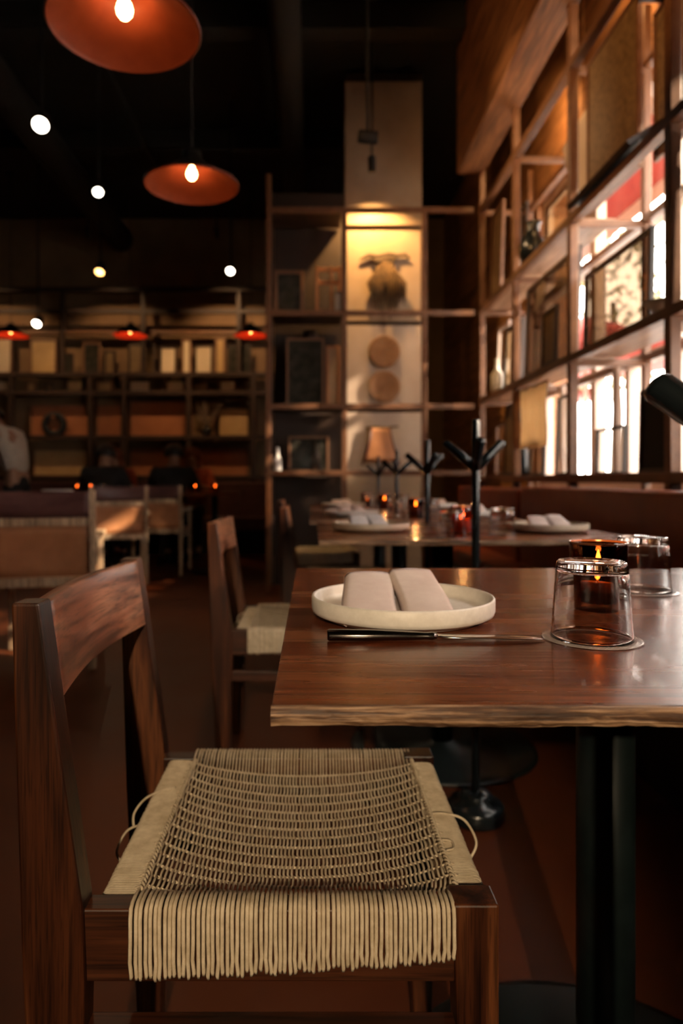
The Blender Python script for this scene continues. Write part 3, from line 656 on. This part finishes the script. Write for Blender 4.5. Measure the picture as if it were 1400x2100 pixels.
# ------------------------------------------------------------------ table ware
def make_plate(label, loc, r=.121, group=None, m='ceramic'):
    t = thing('dinner_plate', label, 'plate', loc, 0, group); k = r/.121
    obj('dish', MB().lathe([(0,.001),(.090*k,.001),(.096*k,0),(.103*k,.001),(.106*k,.005),(.115*k,.0058),(.1195*k,.008),(.121*k,.012),(.121*k,.0255),(.1195*k,.0275),(.1175*k,.0275),(.1158*k,.025),(.1152*k,.017),(.112*k,.0125),(.09*k,.0115),(0,.011)],72), M[m], t)
    return t
TZ = .7505
pc = Vector((.1117,.85,TZ))
make_plate('white stoneware plate with upright rim on the near table', pc, .1125)
def make_napkin(label, loc, rz, m, s=1.0):
    """folded napkin: two soft flaps lying side by side, their rear ends raised"""
    t = thing('napkin', label, 'napkin', loc, rz)
    def flap(x0, w, skew, lift):
        def fn(u, v):
            y = -.074+v*.140
            z = .004+(lift+.009)*v**1.15+.0035*math.sin(u*PI)*(1-v*.3)-.006*max(0,(.08-u)/.08)-.0045*max(0,(u-.94)/.06)
            x = x0+u*w+skew*v+.0025*math.sin(v*PI*1.3+x0*40)
            return Vector((x*s,y*s,z*s))
        return fn
    for k, (x0, w, sk, lf) in enumerate(((-.066,.065,.004,.020),(.001,.061,-.001,.024))):
        f = flap(x0,w,sk,lf)
        obj('flap', MB().slab(f,18,16,.0045), M[m], t)
        g = lambda u, v, f=f: f(u*.97+.015,v*.96+.02)-Vector((0,0,.0075*s))
        obj('under_fold', MB().slab(g,14,12,.004), M[m], t)
    return t
make_napkin('folded pink linen napkin on the near white plate', (.102,.847,TZ+.0128), 0, 'linen')
# knife
kn = thing('table_knife','steel table knife lying in front of the near plate','knife',(.016,.722,TZ),math.radians(0.8))
def kbar(sec):  # list of (x, halfwidth y, z0, z1)
    m = MB(); vs = []; n = 10
    for (x, hy, z0, z1) in sec:
        for k in range(n):
            a = 2*PI*k/n; vs.append((x,hy*math.cos(a),(z0+z1)/2+(z1-z0)/2*math.sin(a)))
    fs = [(i*n+k,i*n+(k+1)%n,(i+1)*n+(k+1)%n,(i+1)*n+k) for i in range(len(sec)-1) for k in range(n)]
    fs += [tuple(range(n)),tuple((len(sec)-1)*n+k for k in range(n))]
    return m.add(vs,fs,True)
obj('handle', kbar([(0,.009,.001,.011),(.002,.010,0,.012),(.05,.0095,0,.0115),(.09,.0078,.0005,.0095),(.105,.0055,.001,.0085),(.111,.007,.0005,.009),(.116,.004,.002,.008)]), M['dark_steel'], kn)
obj('blade', kbar([(.114,.004,.003,.007),(.122,.009,.0035,.0058),(.15,.0105,.003,.005),(.19,.0105,.002,.004),(.215,.008,.0015,.003),(.226,.004,.001,.002),(.231,.0005,.0008,.0014)]), M['steel'], kn)

# tumblers (upside down)
body_me = MB().lathe([(.0,.0815),(.026,.0815),(.0335,.0835),(.0352,.082),(.0362,.078),(.0378,.055),(.0402,.020),(.0414,.006),(.0418,.0012),(.0402,.0012),(.0397,.006),(.0387,.020),(.0362,.052),(.0345,.071),(.033,.0745),(.025,.0735),(0,.073)],64).mesh('tumbler_body',M['glass'])
lip_me = MB().lathe([(.0402,.0011),(.045,.0011),(.0503,.0009),(.0512,.0006),(.0503,.0001),(.0402,.0001)],64,cap0=False,close=True).mesh('flared_lip',M['lip_glass'])
def tumbler(label, loc, group=None):
    t = thing('tumbler', label, 'glass', loc, 0, group); put('body', body_me, t); put('flared_lip', lip_me, t); return t
tumbler('clear tumbler standing upside down at the front of the near table', (.299,.731,TZ))
tumbler('clear tumbler standing upside down behind the candle holder on the near table', (.505,1.045,TZ))
# candle holders
def candle(label, loc, m='smoke_glass', light=0.0, group=None, h=.088, r=.0365):
    t = thing('candle_holder', label, 'candle holder', loc, 0, group)
    obj('cup', MB().lathe([(0,0),(r*.86,0),(r*.9,.002),(r,h*.98),(r*.985,h),(r*.965,h*.99),(r*.90,.016),(r*.84,.010),(0,.010)],48), M[m], t)
    obj('rim', MB().tube([(r*.985*math.cos(a*PI/20),r*.985*math.sin(a*PI/20),h-.001) for a in range(40)],.0016,6,closed=True), M['rim_glass'], t)
    c = obj('wax', MB().lathe([(0,.0105),(.024,.0105),(.024,.048),(.0225,.050),(.003,.0485),(0,.0485)],24), M['wax'], t)
    obj('wick', MB().tube([(0,0,.048),(.001,0,.056)],.0007,5), M['black'], c)
    obj('flame', MB().lathe([(0,.053),(.0032,.058),(.0038,.063),(.002,.071),(0,.078)],12), M['flame'], t)
    if light:
        d = bpy.data.lights.new('candle_light','POINT'); d.energy = light; d.color = (1,.45,.15); d.shadow_soft_size = .004
        l = bpy.data.objects.new('candle_light',d); C.objects.link(l); l.parent = t; l.location = (0,0,.098)
    return t
candle('smoked amber glass candle holder with lit candle behind the near tumbler', (.379,.905,TZ), light=.25)
# table 2
candle('red amber candle holder with lit candle on the second table', (.47,2.13,TZ), 'red_glass', .25)
tumbler('clear tumbler upside down beside the red candle holder on the second table', (.415,2.04,TZ))
tumbler('clear tumbler upside down behind the coat stand on the second table', (.53,2.42,TZ))
tumbler('clear tumbler upside down right of the coat stand on the second table', (.60,2.16,TZ))
make_plate('tan stoneware plate at the left of the second table', (.20,2.32,TZ), .13, None, 'ceramic_dim')
make_plate('tan stoneware plate at the bench side of the second table', (.785,2.28,TZ), .13, None, 'ceramic_dim')
make_napkin('folded napkin on the left plate of the second table', (.19,2.31,TZ+.0135), .1, 'linen_grey')
make_napkin('folded napkin on the bench side plate of the second table', (.785,2.27,TZ+.0135), -.1, 'linen')
# tables 3, 4
for k, nm in ((2,'third'),(3,'fourth')):
    y = TY[k]
    make_plate('white stoneware plate at the left of the %s table' % nm, (.19,y+.4,TZ), .13)
    make_napkin('folded pale napkin on the left plate of the %s table' % nm, (.19,y+.4,TZ+.0135), .2, 'linen')
    make_plate('white stoneware plate at the bench side of the %s table' % nm, (.76,y+.38,TZ), .13)
    make_napkin('folded pale napkin on the bench side plate of the %s table' % nm, (.76,y+.38,TZ+.0135), -.2, 'linen')
    candle('amber candle holder with lit candle on the %s table' % nm, (.47 if k == 2 else .43,y+.22,TZ), 'smoke_glass', .25)
    tumbler('clear tumbler upside down left of the candle on the %s table' % nm, (.39 if k == 2 else .35,y+.30,TZ))
    tumbler('clear tumbler upside down right of the candle on the %s table' % nm, (.56,y+.34,TZ))
candle('second amber candle holder farther back on the fourth table', (.36,4.55,TZ), 'smoke_glass', .25)

# ------------------------------------------------------------------ leather armchairs at left
def make_arm(label):
    """origin on floor at the middle of the back; faces +y"""
    t = thing('armchair', label, 'armchair'); w = .23
    for s in (-1,1):
        obj('rear_leg', MB().prism([(-.045,0),(-.015,0),(.022,.45),(-.035,.87),(-.062,.87),(-.015,.45)],'x',s*w-.015,s*w+.015), M['blond_wood'], t, .003)
        obj('front_leg', MB().prism([(.46,0),(.485,0),(.49,.62),(.455,.62)],'x',s*w-.015,s*w+.015), M['blond_wood'], t, .003)
        obj('armrest', MB().box((s*w-.028,-.02,.62),(s*w+.028,.52,.645)), M['blond_wood'], t, .006)
        obj('side_rail', MB().box((s*w-.012,.015,.37),(s*w+.012,.46,.42)), M['blond_wood'], t, .003)
    obj('back_rail', MB().box((-w+.015,-.012,.405),(w-.015,.012,.45)), M['blond_wood'], t, .003)
    obj('front_rail', MB().box((-w+.015,.46,.39),(w-.015,.484,.43)), M['blond_wood'], t, .003)
    obj('middle_rail', MB().box((-w+.015,-.038,.70),(w-.015,-.014,.738)), M['blond_wood'], t, .003)
    obj('upper_leather', MB().slab(lambda u,v: Vector(((u-.5)*2*(w-.01),-.040-.018*v+.03*math.sin(u*PI)*v,.742+v*.125)),12,4,.006), M['leather_dark'], t)
    obj('lower_leather', MB().slab(lambda u,v: Vector(((u-.5)*2*(w-.012),.005-.028*v+.02*math.sin(u*PI)*math.sin(v*PI),.452+v*.246)),12,6,.006), M['leather_tan'], t)
    obj('seat_leather', MB().slab(lambda u,v: Vector(((u-.5)*2*(w-.012),.012+v*.45,.44-.03*math.sin(u*PI))),12,6,-.006), M['leather_tan'], t)
    return t
ac = make_arm('blond wood armchair with tan leather, cut by the left photo edge'); ac.location = (-1.30,3.30,0); ac.rotation_euler.z = math.radians(13); ac['group'] = 'leather armchairs in the left of the room'
dup(ac,(-1.69,5.97,0),math.radians(18),'sunlit blond wood armchair with bright tan leather left of the near chair')
dup(ac,(-1.50,6.62,0),math.radians(0),'dim leather armchair behind the sunlit one, next to the diners')

# ------------------------------------------------------------------ far tables with candles
def far_table(label, x, y, w=.8, h=.80):
    t = thing('dining_table', label, 'table', (x,y,0))
    obj('table_top', MB().box((-w/2,-.3,h-.025),(w/2,.3,h)), M['table_wood'], t, .003)
    obj('column', MB().lathe([(.035,.012),(.035,h-.03)],16), M['base_steel'], t)
    obj('foot_plate', MB().lathe([(0,0),(.24,0),(.24,.012),(.04,.02),(0,.02)],32), M['base_steel'], t)
    return t
far_table('far wooden table with candles and white plates left of the armchairs', -2.45, 6.85, 1.1)
far_table('far wooden table with two candles before the seated diners', -.98, 6.85, .52)
far_table('far wooden table between the left pair of diners', -2.35, 7.95, .66, .75)
far_table('far wooden table between the right pair of diners', -1.55, 7.95, .66, .75)
far_table('far wooden table at the left photo edge beside the standing person', -3.45, 6.3, .7)
for (px, Y, lab) in ((158,6.75,'tiny lit candle holder on the far table, left of the pair by the white tumbler'),(186,6.95,'tiny lit candle holder on the far table, right of the pair by the white tumbler'),(400,6.9,'tiny lit candle holder before the diners, left of two'),(441,6.85,'tiny lit candle holder before the diners, right of two')):
    candle(lab, ((px-640)*Y/1400,Y,.8005), 'smoke_glass', .15)
tumbler('pale tumbler upside down beside two far candles', ((208-640)*6.75/1400,6.75,.8005))
for (px, Y, lab) in ((110,6.75,'white plate on the far table, left of two'),(135,6.8,'white plate on the far table, right of two')): make_plate(lab, ((px-640)*Y/1400,Y,.8005), .11)
make_plate('white plate on the far table at the left photo edge', (-3.3+.28-.3,6.2,.8005), .12)
bb = thing('far_bench','long dark leather bench under the far wall shelving','bench',(-2.6,8.6,0))
for k in range(4):
    obj('seat_cushion', MB().box((-2.4+k*1.22,-.25,.30),(-1.2+k*1.22,.20,.46)), M['leather_dark'], bb, .02)
    obj('back_cushion', MB().box((-2.4+k*1.22,.20,.30),(-1.2+k*1.22,.34,.90)), M['leather_dark'], bb, .02)
obj('plinth', MB().box((-2.4,-.2,0),(2.46,.3,.30)), M['black'], bb)

# ------------------------------------------------------------------ people
def skin_mesh(name, verts, edges, radii, m, sub=1):
    me = bpy.data.meshes.new(name+'_cage'); me.from_pydata([tuple(v) for v in verts], edges, []); me.update()
    o = bpy.data.objects.new('cage', me); C.objects.link(o)
    o.modifiers.new('skin','SKIN'); s = o.modifiers.new('sub','SUBSURF'); s.levels = sub; s.render_levels = sub
    for i, r in enumerate(radii):
        sv = me.skin_vertices[0].data[i]
        sv.radius = r if isinstance(r,(tuple,list)) else (r,r); sv.use_root = (i == 0)
    dg_ = bpy.context.evaluated_depsgraph_get(); out = bpy.data.meshes.new_from_object(o.evaluated_get(dg_))
    bpy.data.objects.remove(o); out.materials.clear(); out.materials.append(m)
    for p in out.polygons: p.use_smooth = True
    out.name = name
    return out
def person(label, loc, rz, J, shirt, trousers, hair, hair_long=False, group=None):
    """J: joints: pelvis, waist, chest, neck, head, and per side shoulder, elbow, wrist, hip, knee, ankle, toe (lists left,right)"""
    t = thing('person', label, 'person', loc, rz, group)
    V = []; E = []; R = []
    def add(p, r, par=None):
        V.append(Vector(p)); R.append(r)
        if par is not None: E.append((par,len(V)-1))
        return len(V)-1
    pel = add(J['pelvis'],(.14,.10)); wa = add(J['waist'],(.125,.09),pel); chs = add(J['chest'],(.15,.105),wa); nk = add(J['neck'],.055,chs)
    hd = Vector(J['head']); nb = Vector(J['neck'])
    h0 = add(nb.lerp(hd,.55),.062,nk); h1 = add(hd,(.083,.095),h0); h2 = add(hd+(hd-nb).normalized()*.075,(.07,.08),h1)
    face = Vector(J.get('face',(0,1,0))).normalized()
    add(hd+face*.10+Vector((0,0,-.01)),.016,h1)                       # nose
    for s in (0,1):
        sgn = -1 if s == 0 else 1
        sh_ = add(J['shoulder'][s],.062,chs); el = add(J['elbow'][s],.045,sh_); wr_ = add(J['wrist'][s],.030,el)
        wv = Vector(J['wrist'][s]); d = (wv-Vector(J['elbow'][s])).normalized()
        pm = add(wv+d*.06,(.034,.018),wr_)
        side = d.cross(Vector((0,0,1))); side = side.normalized() if side.length > .1 else Vector((1,0,0))
        for k, L in enumerate((.06,.075,.07,.055)):
            b = add(wv+d*.10+side*(k-1.5)*.02,.010,pm); add(wv+d*(.10+L)+side*(k-1.5)*.022-Vector((0,0,.012)),.008,b)
        th_ = add(wv+d*.05+side*.045,.011,pm); add(wv+d*.09+side*.06,.009,th_)
        hp = add(J['hip'][s],.088,pel); kn_ = add(J['knee'][s],.062,hp); an = add(J['ankle'][s],.040,kn_); add(J['toe'][s],.035,an)
    put('body', skin_mesh('body',V,E,R,M['skin']), t)
    # shirt
    V = []; E = []; R = []
    pel = add(Vector(J['pelvis'])+(Vector(J['waist'])-Vector(J['pelvis']))*.1,(.17,.13)); wa = add(J['waist'],(.16,.125),pel); chs = add(J['chest'],(.20,.15),wa)
    add(Vector(J['chest']).lerp(Vector(J['neck']),.75),.085,chs)
    for s in (0,1):
        sh_ = add(J['shoulder'][s],.095,chs); el = add(J['elbow'][s],.066,sh_); add(Vector(J['elbow'][s]).lerp(Vector(J['wrist'][s]),.55),.05,el)
    put('shirt', skin_mesh('shirt',V,E,R,M[shirt]), t)
    V = []; E = []; R = []
    pel = add(J['pelvis'],(.156,.118)); add(Vector(J['pelvis']).lerp(Vector(J['waist']),.5),(.14,.105),pel)
    for s in (0,1):
        hp = add(J['hip'][s],.10,pel); kn_ = add(J['knee'][s],.075,hp); add(Vector(J['knee'][s]).lerp(Vector(J['ankle'][s]),.92),.055,kn_)
    put('trousers', skin_mesh('trousers',V,E,R,M[trousers]), t)
    m = MB()
    for s in (0,1):
        a = Vector(J['ankle'][s]); b = Vector(J['toe'][s]); m.tube([a+(a-b).normalized()*.04-Vector((0,0,.035)),a.lerp(b,.5)-Vector((0,0,.02)),b+Vector((0,0,0))],[.04,.046,.036],10)
    obj('shoes', m, M['black'], t)
    m = MB(); up = (hd-nb).normalized(); bk = -face
    def hr(u, v):
        a = u*2*PI; th = v*PI*.62
        dx = Vector((1,0,0)) if abs(face.x) < .7 else Vector((0,1,0)); ax = up.cross(bk); ax = ax.normalized() if ax.length > .1 else dx
        n_ = up*math.cos(th)+(bk*math.cos(a)+ax*math.sin(a))*math.sin(th)
        k = 1 if n_.dot(face) < .55 else .80
        return hd+up*.03+bk*.012+n_*(.112*k)
    m.grid(hr,20,10)
    if hair_long: m.tube([hd+bk*.07,hd+bk*.10-up*.10,hd+bk*.10-up*.24],[.085,.10,.06],10)
    obj('hair', m, M[hair], t)
    return t
def seated(lean=0):
    l = lean
    return dict(pelvis=(0,0,.56),waist=(0,.02+l*.3,.72),chest=(0,.06+l,.94),neck=(0,.09+l*1.3,1.08),head=(0,.12+l*1.5,1.19),face=(0,1,-.1),
      shoulder=[(-.18,.05+l,1.0),(.18,.05+l,1.0)],elbow=[(-.25,.16+l,.80),(.25,.16+l,.80)],wrist=[(-.16,.36+l,.84),(.16,.36+l,.84)],
      hip=[(-.09,.04,.54),(.09,.04,.54)],knee=[(-.12,.44,.53),(.12,.44,.53)],ankle=[(-.12,.42,.08),(.12,.42,.08)],toe=[(-.12,.56,.035),(.12,.56,.035)])
def stool(label, loc, rz=0):
    t = thing('stool', label, 'stool', loc, rz)
    obj('seat', MB().lathe([(0,.39),(.16,.39),(.17,.40),(.17,.42),(.15,.43),(0,.43)],24), M['leather_dark'], t)
    for k in range(4):
        a = PI/4+k*PI/2; obj('leg', MB().tube([(.11*math.cos(a),(.11)*math.sin(a),.39),(.16*math.cos(a),.16*math.sin(a),0)],.014,8), M['dark_frame'], t)
for (px, Y, lab, sh_, hr_, lg, rz) in ((208,7.35,'person in dark clothes seated at the far table, left of the red clothed one','cloth_black','hair',False,.0),(240,8.58,'long haired person in rust red on the far bench facing the left dark clothed diner','cloth_red','hair_red',True,PI),
      (351,7.35,'dark clothed person seated alone in silhouette before the far shelving','cloth_black','hair',False,.0),(398,8.58,'person with auburn hair on the far bench right of the dark silhouette','cloth_red','hair_red',True,PI)):
    X = (px-640)*Y/1400
    person(lab,(X,Y,0),rz,seated(.02),sh_,'cloth_black',hr_,lg)
    if Y < 8: stool('low stool under the %s' % lab.split(' seated')[0], (X,Y,0), rz)
person('standing person in a cream shirt and dark trousers bending at the left photo edge',((32-640)*7.3/1400,7.3,0),math.radians(78),
  dict(pelvis=(0,-.04,.95),waist=(0,.0,1.10),chest=(0,.10,1.34),neck=(0,.20,1.50),head=(0,.27,1.60),face=(0,1,-.35),
  shoulder=[(-.19,.13,1.42),(.19,.13,1.42)],elbow=[(-.25,.26,1.16),(.25,.24,1.16)],wrist=[(-.20,.50,1.06),(.20,.48,1.06)],
  hip=[(-.09,-.03,.92),(.09,-.03,.92)],knee=[(-.10,.02,.50),(.11,.0,.50)],ankle=[(-.10,-.03,.08),(.11,-.06,.08)],toe=[(-.11,.12,.035),(.12,.09,.035)]),
  'shirt_white','cloth_black','hair')

# ------------------------------------------------------------------ pendants and track spots
def make_pendant(label, loc, r=.225, lining='shade_in', bulb='bulb', power=6):
    t = thing('pendant_lamp', label, 'lamp', loc); k = r/.225                # origin at the rim centre
    prof = [(.225,0),(.218,.012),(.150,.052),(.105,.072),(.070,.105),(.05,.125),(.045,.16),(.0,.165)]
    obj('shade', MB().lathe([(a*k,b*k) for a,b in prof],56,cap0=False), M['shade_out'], t)
    obj('lining', MB().lathe([(a*k*.985,b*k-.004) for a,b in prof[:6]]+[(.0,.121*k)],56,cap0=False), M[lining], t)
    obj('rim', MB().tube([(r*math.cos(a*PI/28),r*math.sin(a*PI/28),0) for a in range(56)],.004*k,6,closed=True), M['shade_in'], t)
    b = obj('bulb', MB().lathe([(0,.028),(.014,.032),(.024,.045),(.027,.060),(.022,.078),(.013,.092),(.012,.1)],24), M[bulb], t)
    b.scale = (k*.92,)*3
    obj('socket', MB().lathe([(.015,.098*k),(.017,.13*k),(0,.13*k)],16), M['black'], t)
    obj('cord', MB().tube([(0,0,.164*k),(0,0,4.598-loc[2])],.004,6), M['black'], t)
    obj('ceiling_rose', MB().lathe([(0,0),(.05,0),(.045,.02),(0,.02)],20), M['black'], t, loc=(0,0,4.578-loc[2]))
    if power:
        d = bpy.data.lights.new('bulb_light','POINT'); d.energy = power; d.color = (1,.55,.24); d.shadow_soft_size = .03
        l = bpy.data.objects.new('bulb_light',d); C.objects.link(l); l.parent = t; l.location = (0,0,.015*k)
    return t
make_pendant('large rust red pendant lamp with glowing bulb at the top left', (-.566,2.06,2.285), .225, power=.30)
make_pendant('rust red pendant lamp with glowing bulb, second from the top', (-.582,3.30,2.345), .225, power=.30)
for (px, Y, Z, lab) in ((22,8.2,2.66,'small far pendant with red lined shade at the left photo edge'),(267,8.2,2.66,'small far pendant with red lined shade above the far shelving'),(514,8.2,2.66,'small far pendant with red lined shade beside the partition')):
    make_pendant(lab, ((px-640)*Y/1400,Y,Z), .205, 'shade_red', 'bulb_dim', power=2.0)
def make_spot(label, p, aim, lens, beam=0, size=40, col=(1,.72,.42), stem_top=4.6, r=.042):
    p = Vector(p); d = (Vector(aim)-p).normalized(); t = thing('track_spot', label, 'spotlight', p)
    q_ = d.to_track_quat('-Z','Y').to_euler()
    obj('can', MB().lathe([(r*1.06,-.005),(r*1.12,-.005),(r*1.12,.11),(r*.9,.12),(0,.12)],24,cap0=False), M['black'], t, rot=q_)
    obj('lens', MB().lathe([(0,.002),(r*1.05,.002),(r*1.05,.006),(0,.006)],24), lens, t, rot=q_)
    e = -d*.06
    obj('stem', MB().tube([e,(e.x,e.y,e.z+.10),(e.x,e.y,stem_top-p.z)],.009,8), M['black'], t)
    if beam:
        l = bpy.data.lights.new('spot_beam','SPOT'); l.energy = beam; l.spot_size = math.radians(size); l.spot_blend = .6; l.color = col; l.shadow_soft_size = .03
        lo = bpy.data.objects.new('spot_beam',l); C.objects.link(lo); lo.parent = t; lo.location = d*.02; lo.rotation_euler = q_
    return t
S = make_spot
S('white track spot glowing highest at the left', P(83,256,4.3), (-1.2,1.5,.5), M['spot_warm'], 10, 50, r=.045)
S('white track spot glowing below the first at the left', P(201,394,5.5), (-.9,2.5,.5), M['spot_warm'], 10, 50, r=.035)
S('amber track spot glowing left of centre above the far shelving', P(204,558,7.0), (-2.2,5.5,1.0), M['spot_amber'], 20, 60, r=.042)
S('white track spot glowing between amber spot and partition', P(472,556,6.6), (-.9,4.5,1.2), M['spot_warm'], 8, 50, r=.035)
S('white track spot glowing lowest at the left', P(75,664,7.9), (-3.2,5.5,.5), M['spot_warm'], 8, 50, r=.045)
S('black track spot with oval white lens in front of the pale column', P(773,283,4.2), (1.7,4.2,2.9), M['spot_warm'], 35, 95, (1,.62,.30), r=.035)
S('dark track spot hung close to the warm lit column panel', (.50,5.70,3.50), (.56,6.04,2.45), M['spot_amber'], 150, 110, (1,.56,.19), r=.03)
tk = thing('light_track','long black lighting track under the dark ceiling','track',(-1.7,5.5,4.3))
obj('rail', MB().box((-.02,-3,-.0),(.02,3,.035)), M['black'], tk)
for y in (-2,0,2): obj('hanger', MB().tube([(0,y,.03),(0,y,.298)],.006,6), M['black'], tk)
# warm wall washers on the far wall (track spots over the shelving)
for (x, lab, pw, z) in ((-1.15,'track spot washing the far wall right of the middle pendant',110,3.4),(-4.35,'track spot washing the far wall at the left photo edge',60,3.4),(-2.7,'track spot washing the far wall above the middle pendant',60,3.4)):
    S(lab, (x,8.25,z+.45), (x+.05,9.5,2.3), M['spot_amber'], pw, 75, (1,.60,.28), r=.02)
for y, w_ in ((2.6,'nearest'),(3.7,'middle'),(4.8,'farthest')):
    S('small unseen spot added behind the beam to brighten the plywood, %s of three' % w_, (1.50,y,3.62), (1.86,y+.25,3.42), M['spot_amber'], 16, 150, (1,.55,.20), stem_top=4.59, r=.022)  # unseen lamps added to give the plywood its orange wash
# spot from behind the camera onto the near chair
S('track spot behind the viewer aimed at the near chair', (-.12,-2.7,2.0), (.0,.84,.52), M['spot_warm'], 400, 20, (1,.75,.47), r=.04)
S('track spot behind the viewer aimed at the upper window shelves', (-.6,1.6,3.22), (1.85,4.2,3.2), M['spot_amber'], 150, 60, (1,.50,.18), r=.03)
S('track spot behind the viewer aimed along the beam', (.2,2.6,3.9), (1.3,5.4,3.5), M['spot_amber'], 12, 50, (1,.55,.22), r=.03)

# ------------------------------------------------------------------ ducts and pipes under the ceiling
for (x, z, r, lab) in ((-2.6,4.2,.16,'fat dark round duct under the ceiling at left'),(-.2,4.25,.12,'dark round duct under the ceiling above the tables')):
    t = thing('duct', lab, 'duct', (x,4,z))
    obj('pipe', MB().tube([(0,-5,0),(0,5.3,0)],r,20), M['ceiling'], t)
    for y in (-2,1,4): obj('strap', MB().tube([(0,y,r),(0,y,4.6-z)],.01,6), M['black'], t)
for y in (1.5,3.4,5.3,7.2):
    struct('trim_%d' % (2+int(y*10)), MB().box((-6.99,y-.08,4.38),(1.17,y+.08,4.59)), M['ceiling'])

# ------------------------------------------------------------------ outside
struct('ground', MB().box((2.1,-6,-.12),(16,14,-.02)), M['ext_ground'])
aw = thing('awning','long red canvas awning fixed outside above the windows','awning',(2.1,6,3.62))
obj('canopy', MB().prism([(0.02,.50),(1.1,.06),(1.1,.04),(0.02,.48)],'y',-4.5,7), M['awning'], aw)
obj('valance', MB().box((1.09,-4.5,-.10),(1.10,7,.05)), M['ext_white'], aw)
for y in (-4.2,-1.4,1.4,4.2,6.7): obj('arm', MB().tube([(0.01,y,.1),(1.08,y,.03)],.02,8), M['pale_frame'], aw)
bd = thing('building','pale stucco building with red awnings across the street outside','building',(9.5,4,-.02))
obj('wall', MB().box((0,-9,0),(.3,9,6.5)), M['ext_white'], bd)
for y in (-6,-3,0,3,6):
    w = obj('window', MB().box((-.05,y-.6,1.0),(.0,y+.6,2.6)), M['dark_frame'], bd); obj('pane', MB().box((-.055,y-.5,1.1),(-.051,y+.5,2.5)), M['pane'], w)
    obj('awning', MB().prism([(-.0,3.4),(-1.3,2.75),(-1.3,2.65),(-.0,3.3)],'y',y-1.0,y+1.0), M['awning'], bd)
def tree(label, x, y, h):
    t = thing('tree', label, 'tree', (x,y,-.02)); m = MB()
    obj('trunk', MB().tube([(0,0,0),(.05,0,h*.4),(0,.05,h*.75)],[.12,.09,.05],8), M['twig'], t)
    for k in range(500):
        a = random.uniform(0,2*PI); b = math.acos(random.uniform(-1,1)); r = random.uniform(.5,1)**.5
        c = Vector((r*.9*math.sin(b)*math.cos(a),r*.9*math.sin(b)*math.sin(a),h*.72+r*h*.3*math.cos(b)))
        u = Vector((random.uniform(-1,1),random.uniform(-1,1),random.uniform(-1,1))).normalized()*.11; v = u.orthogonal().normalized()*.05
        m.add([c-u,c+v,c+u,c-v],[(0,1,2,3)])
    o = obj('foliage', m, M['leaf'], t); o['kind'] = 'stuff'
tree('loose olive tree outside the nearest windows', 5.0, 11.3, 5.2); tree('loose olive tree outside the middle windows', 5.2, 15.0, 5.0)
def umbrella(label, x, y):
    t = thing('parasol', label, 'parasol', (x,y,-.02))
    obj('pole', MB().tube([(0,0,0),(0,0,3.05)],.025,8), M['pale_frame'], t)
    obj('canopy', MB().lathe([(1.5,2.5),(.02,3.1),(0,3.1),(.0,3.06),(1.49,2.47)],8), M['awning'], t)
    obj('base', MB().lathe([(0,0),(.25,0),(.25,.06),(0,.08)],16), M['black'], t)
umbrella('red parasol outside the windows, nearer one', 3.6, 9.0); umbrella('red parasol outside the windows, farther one', 4.0, 13.0)
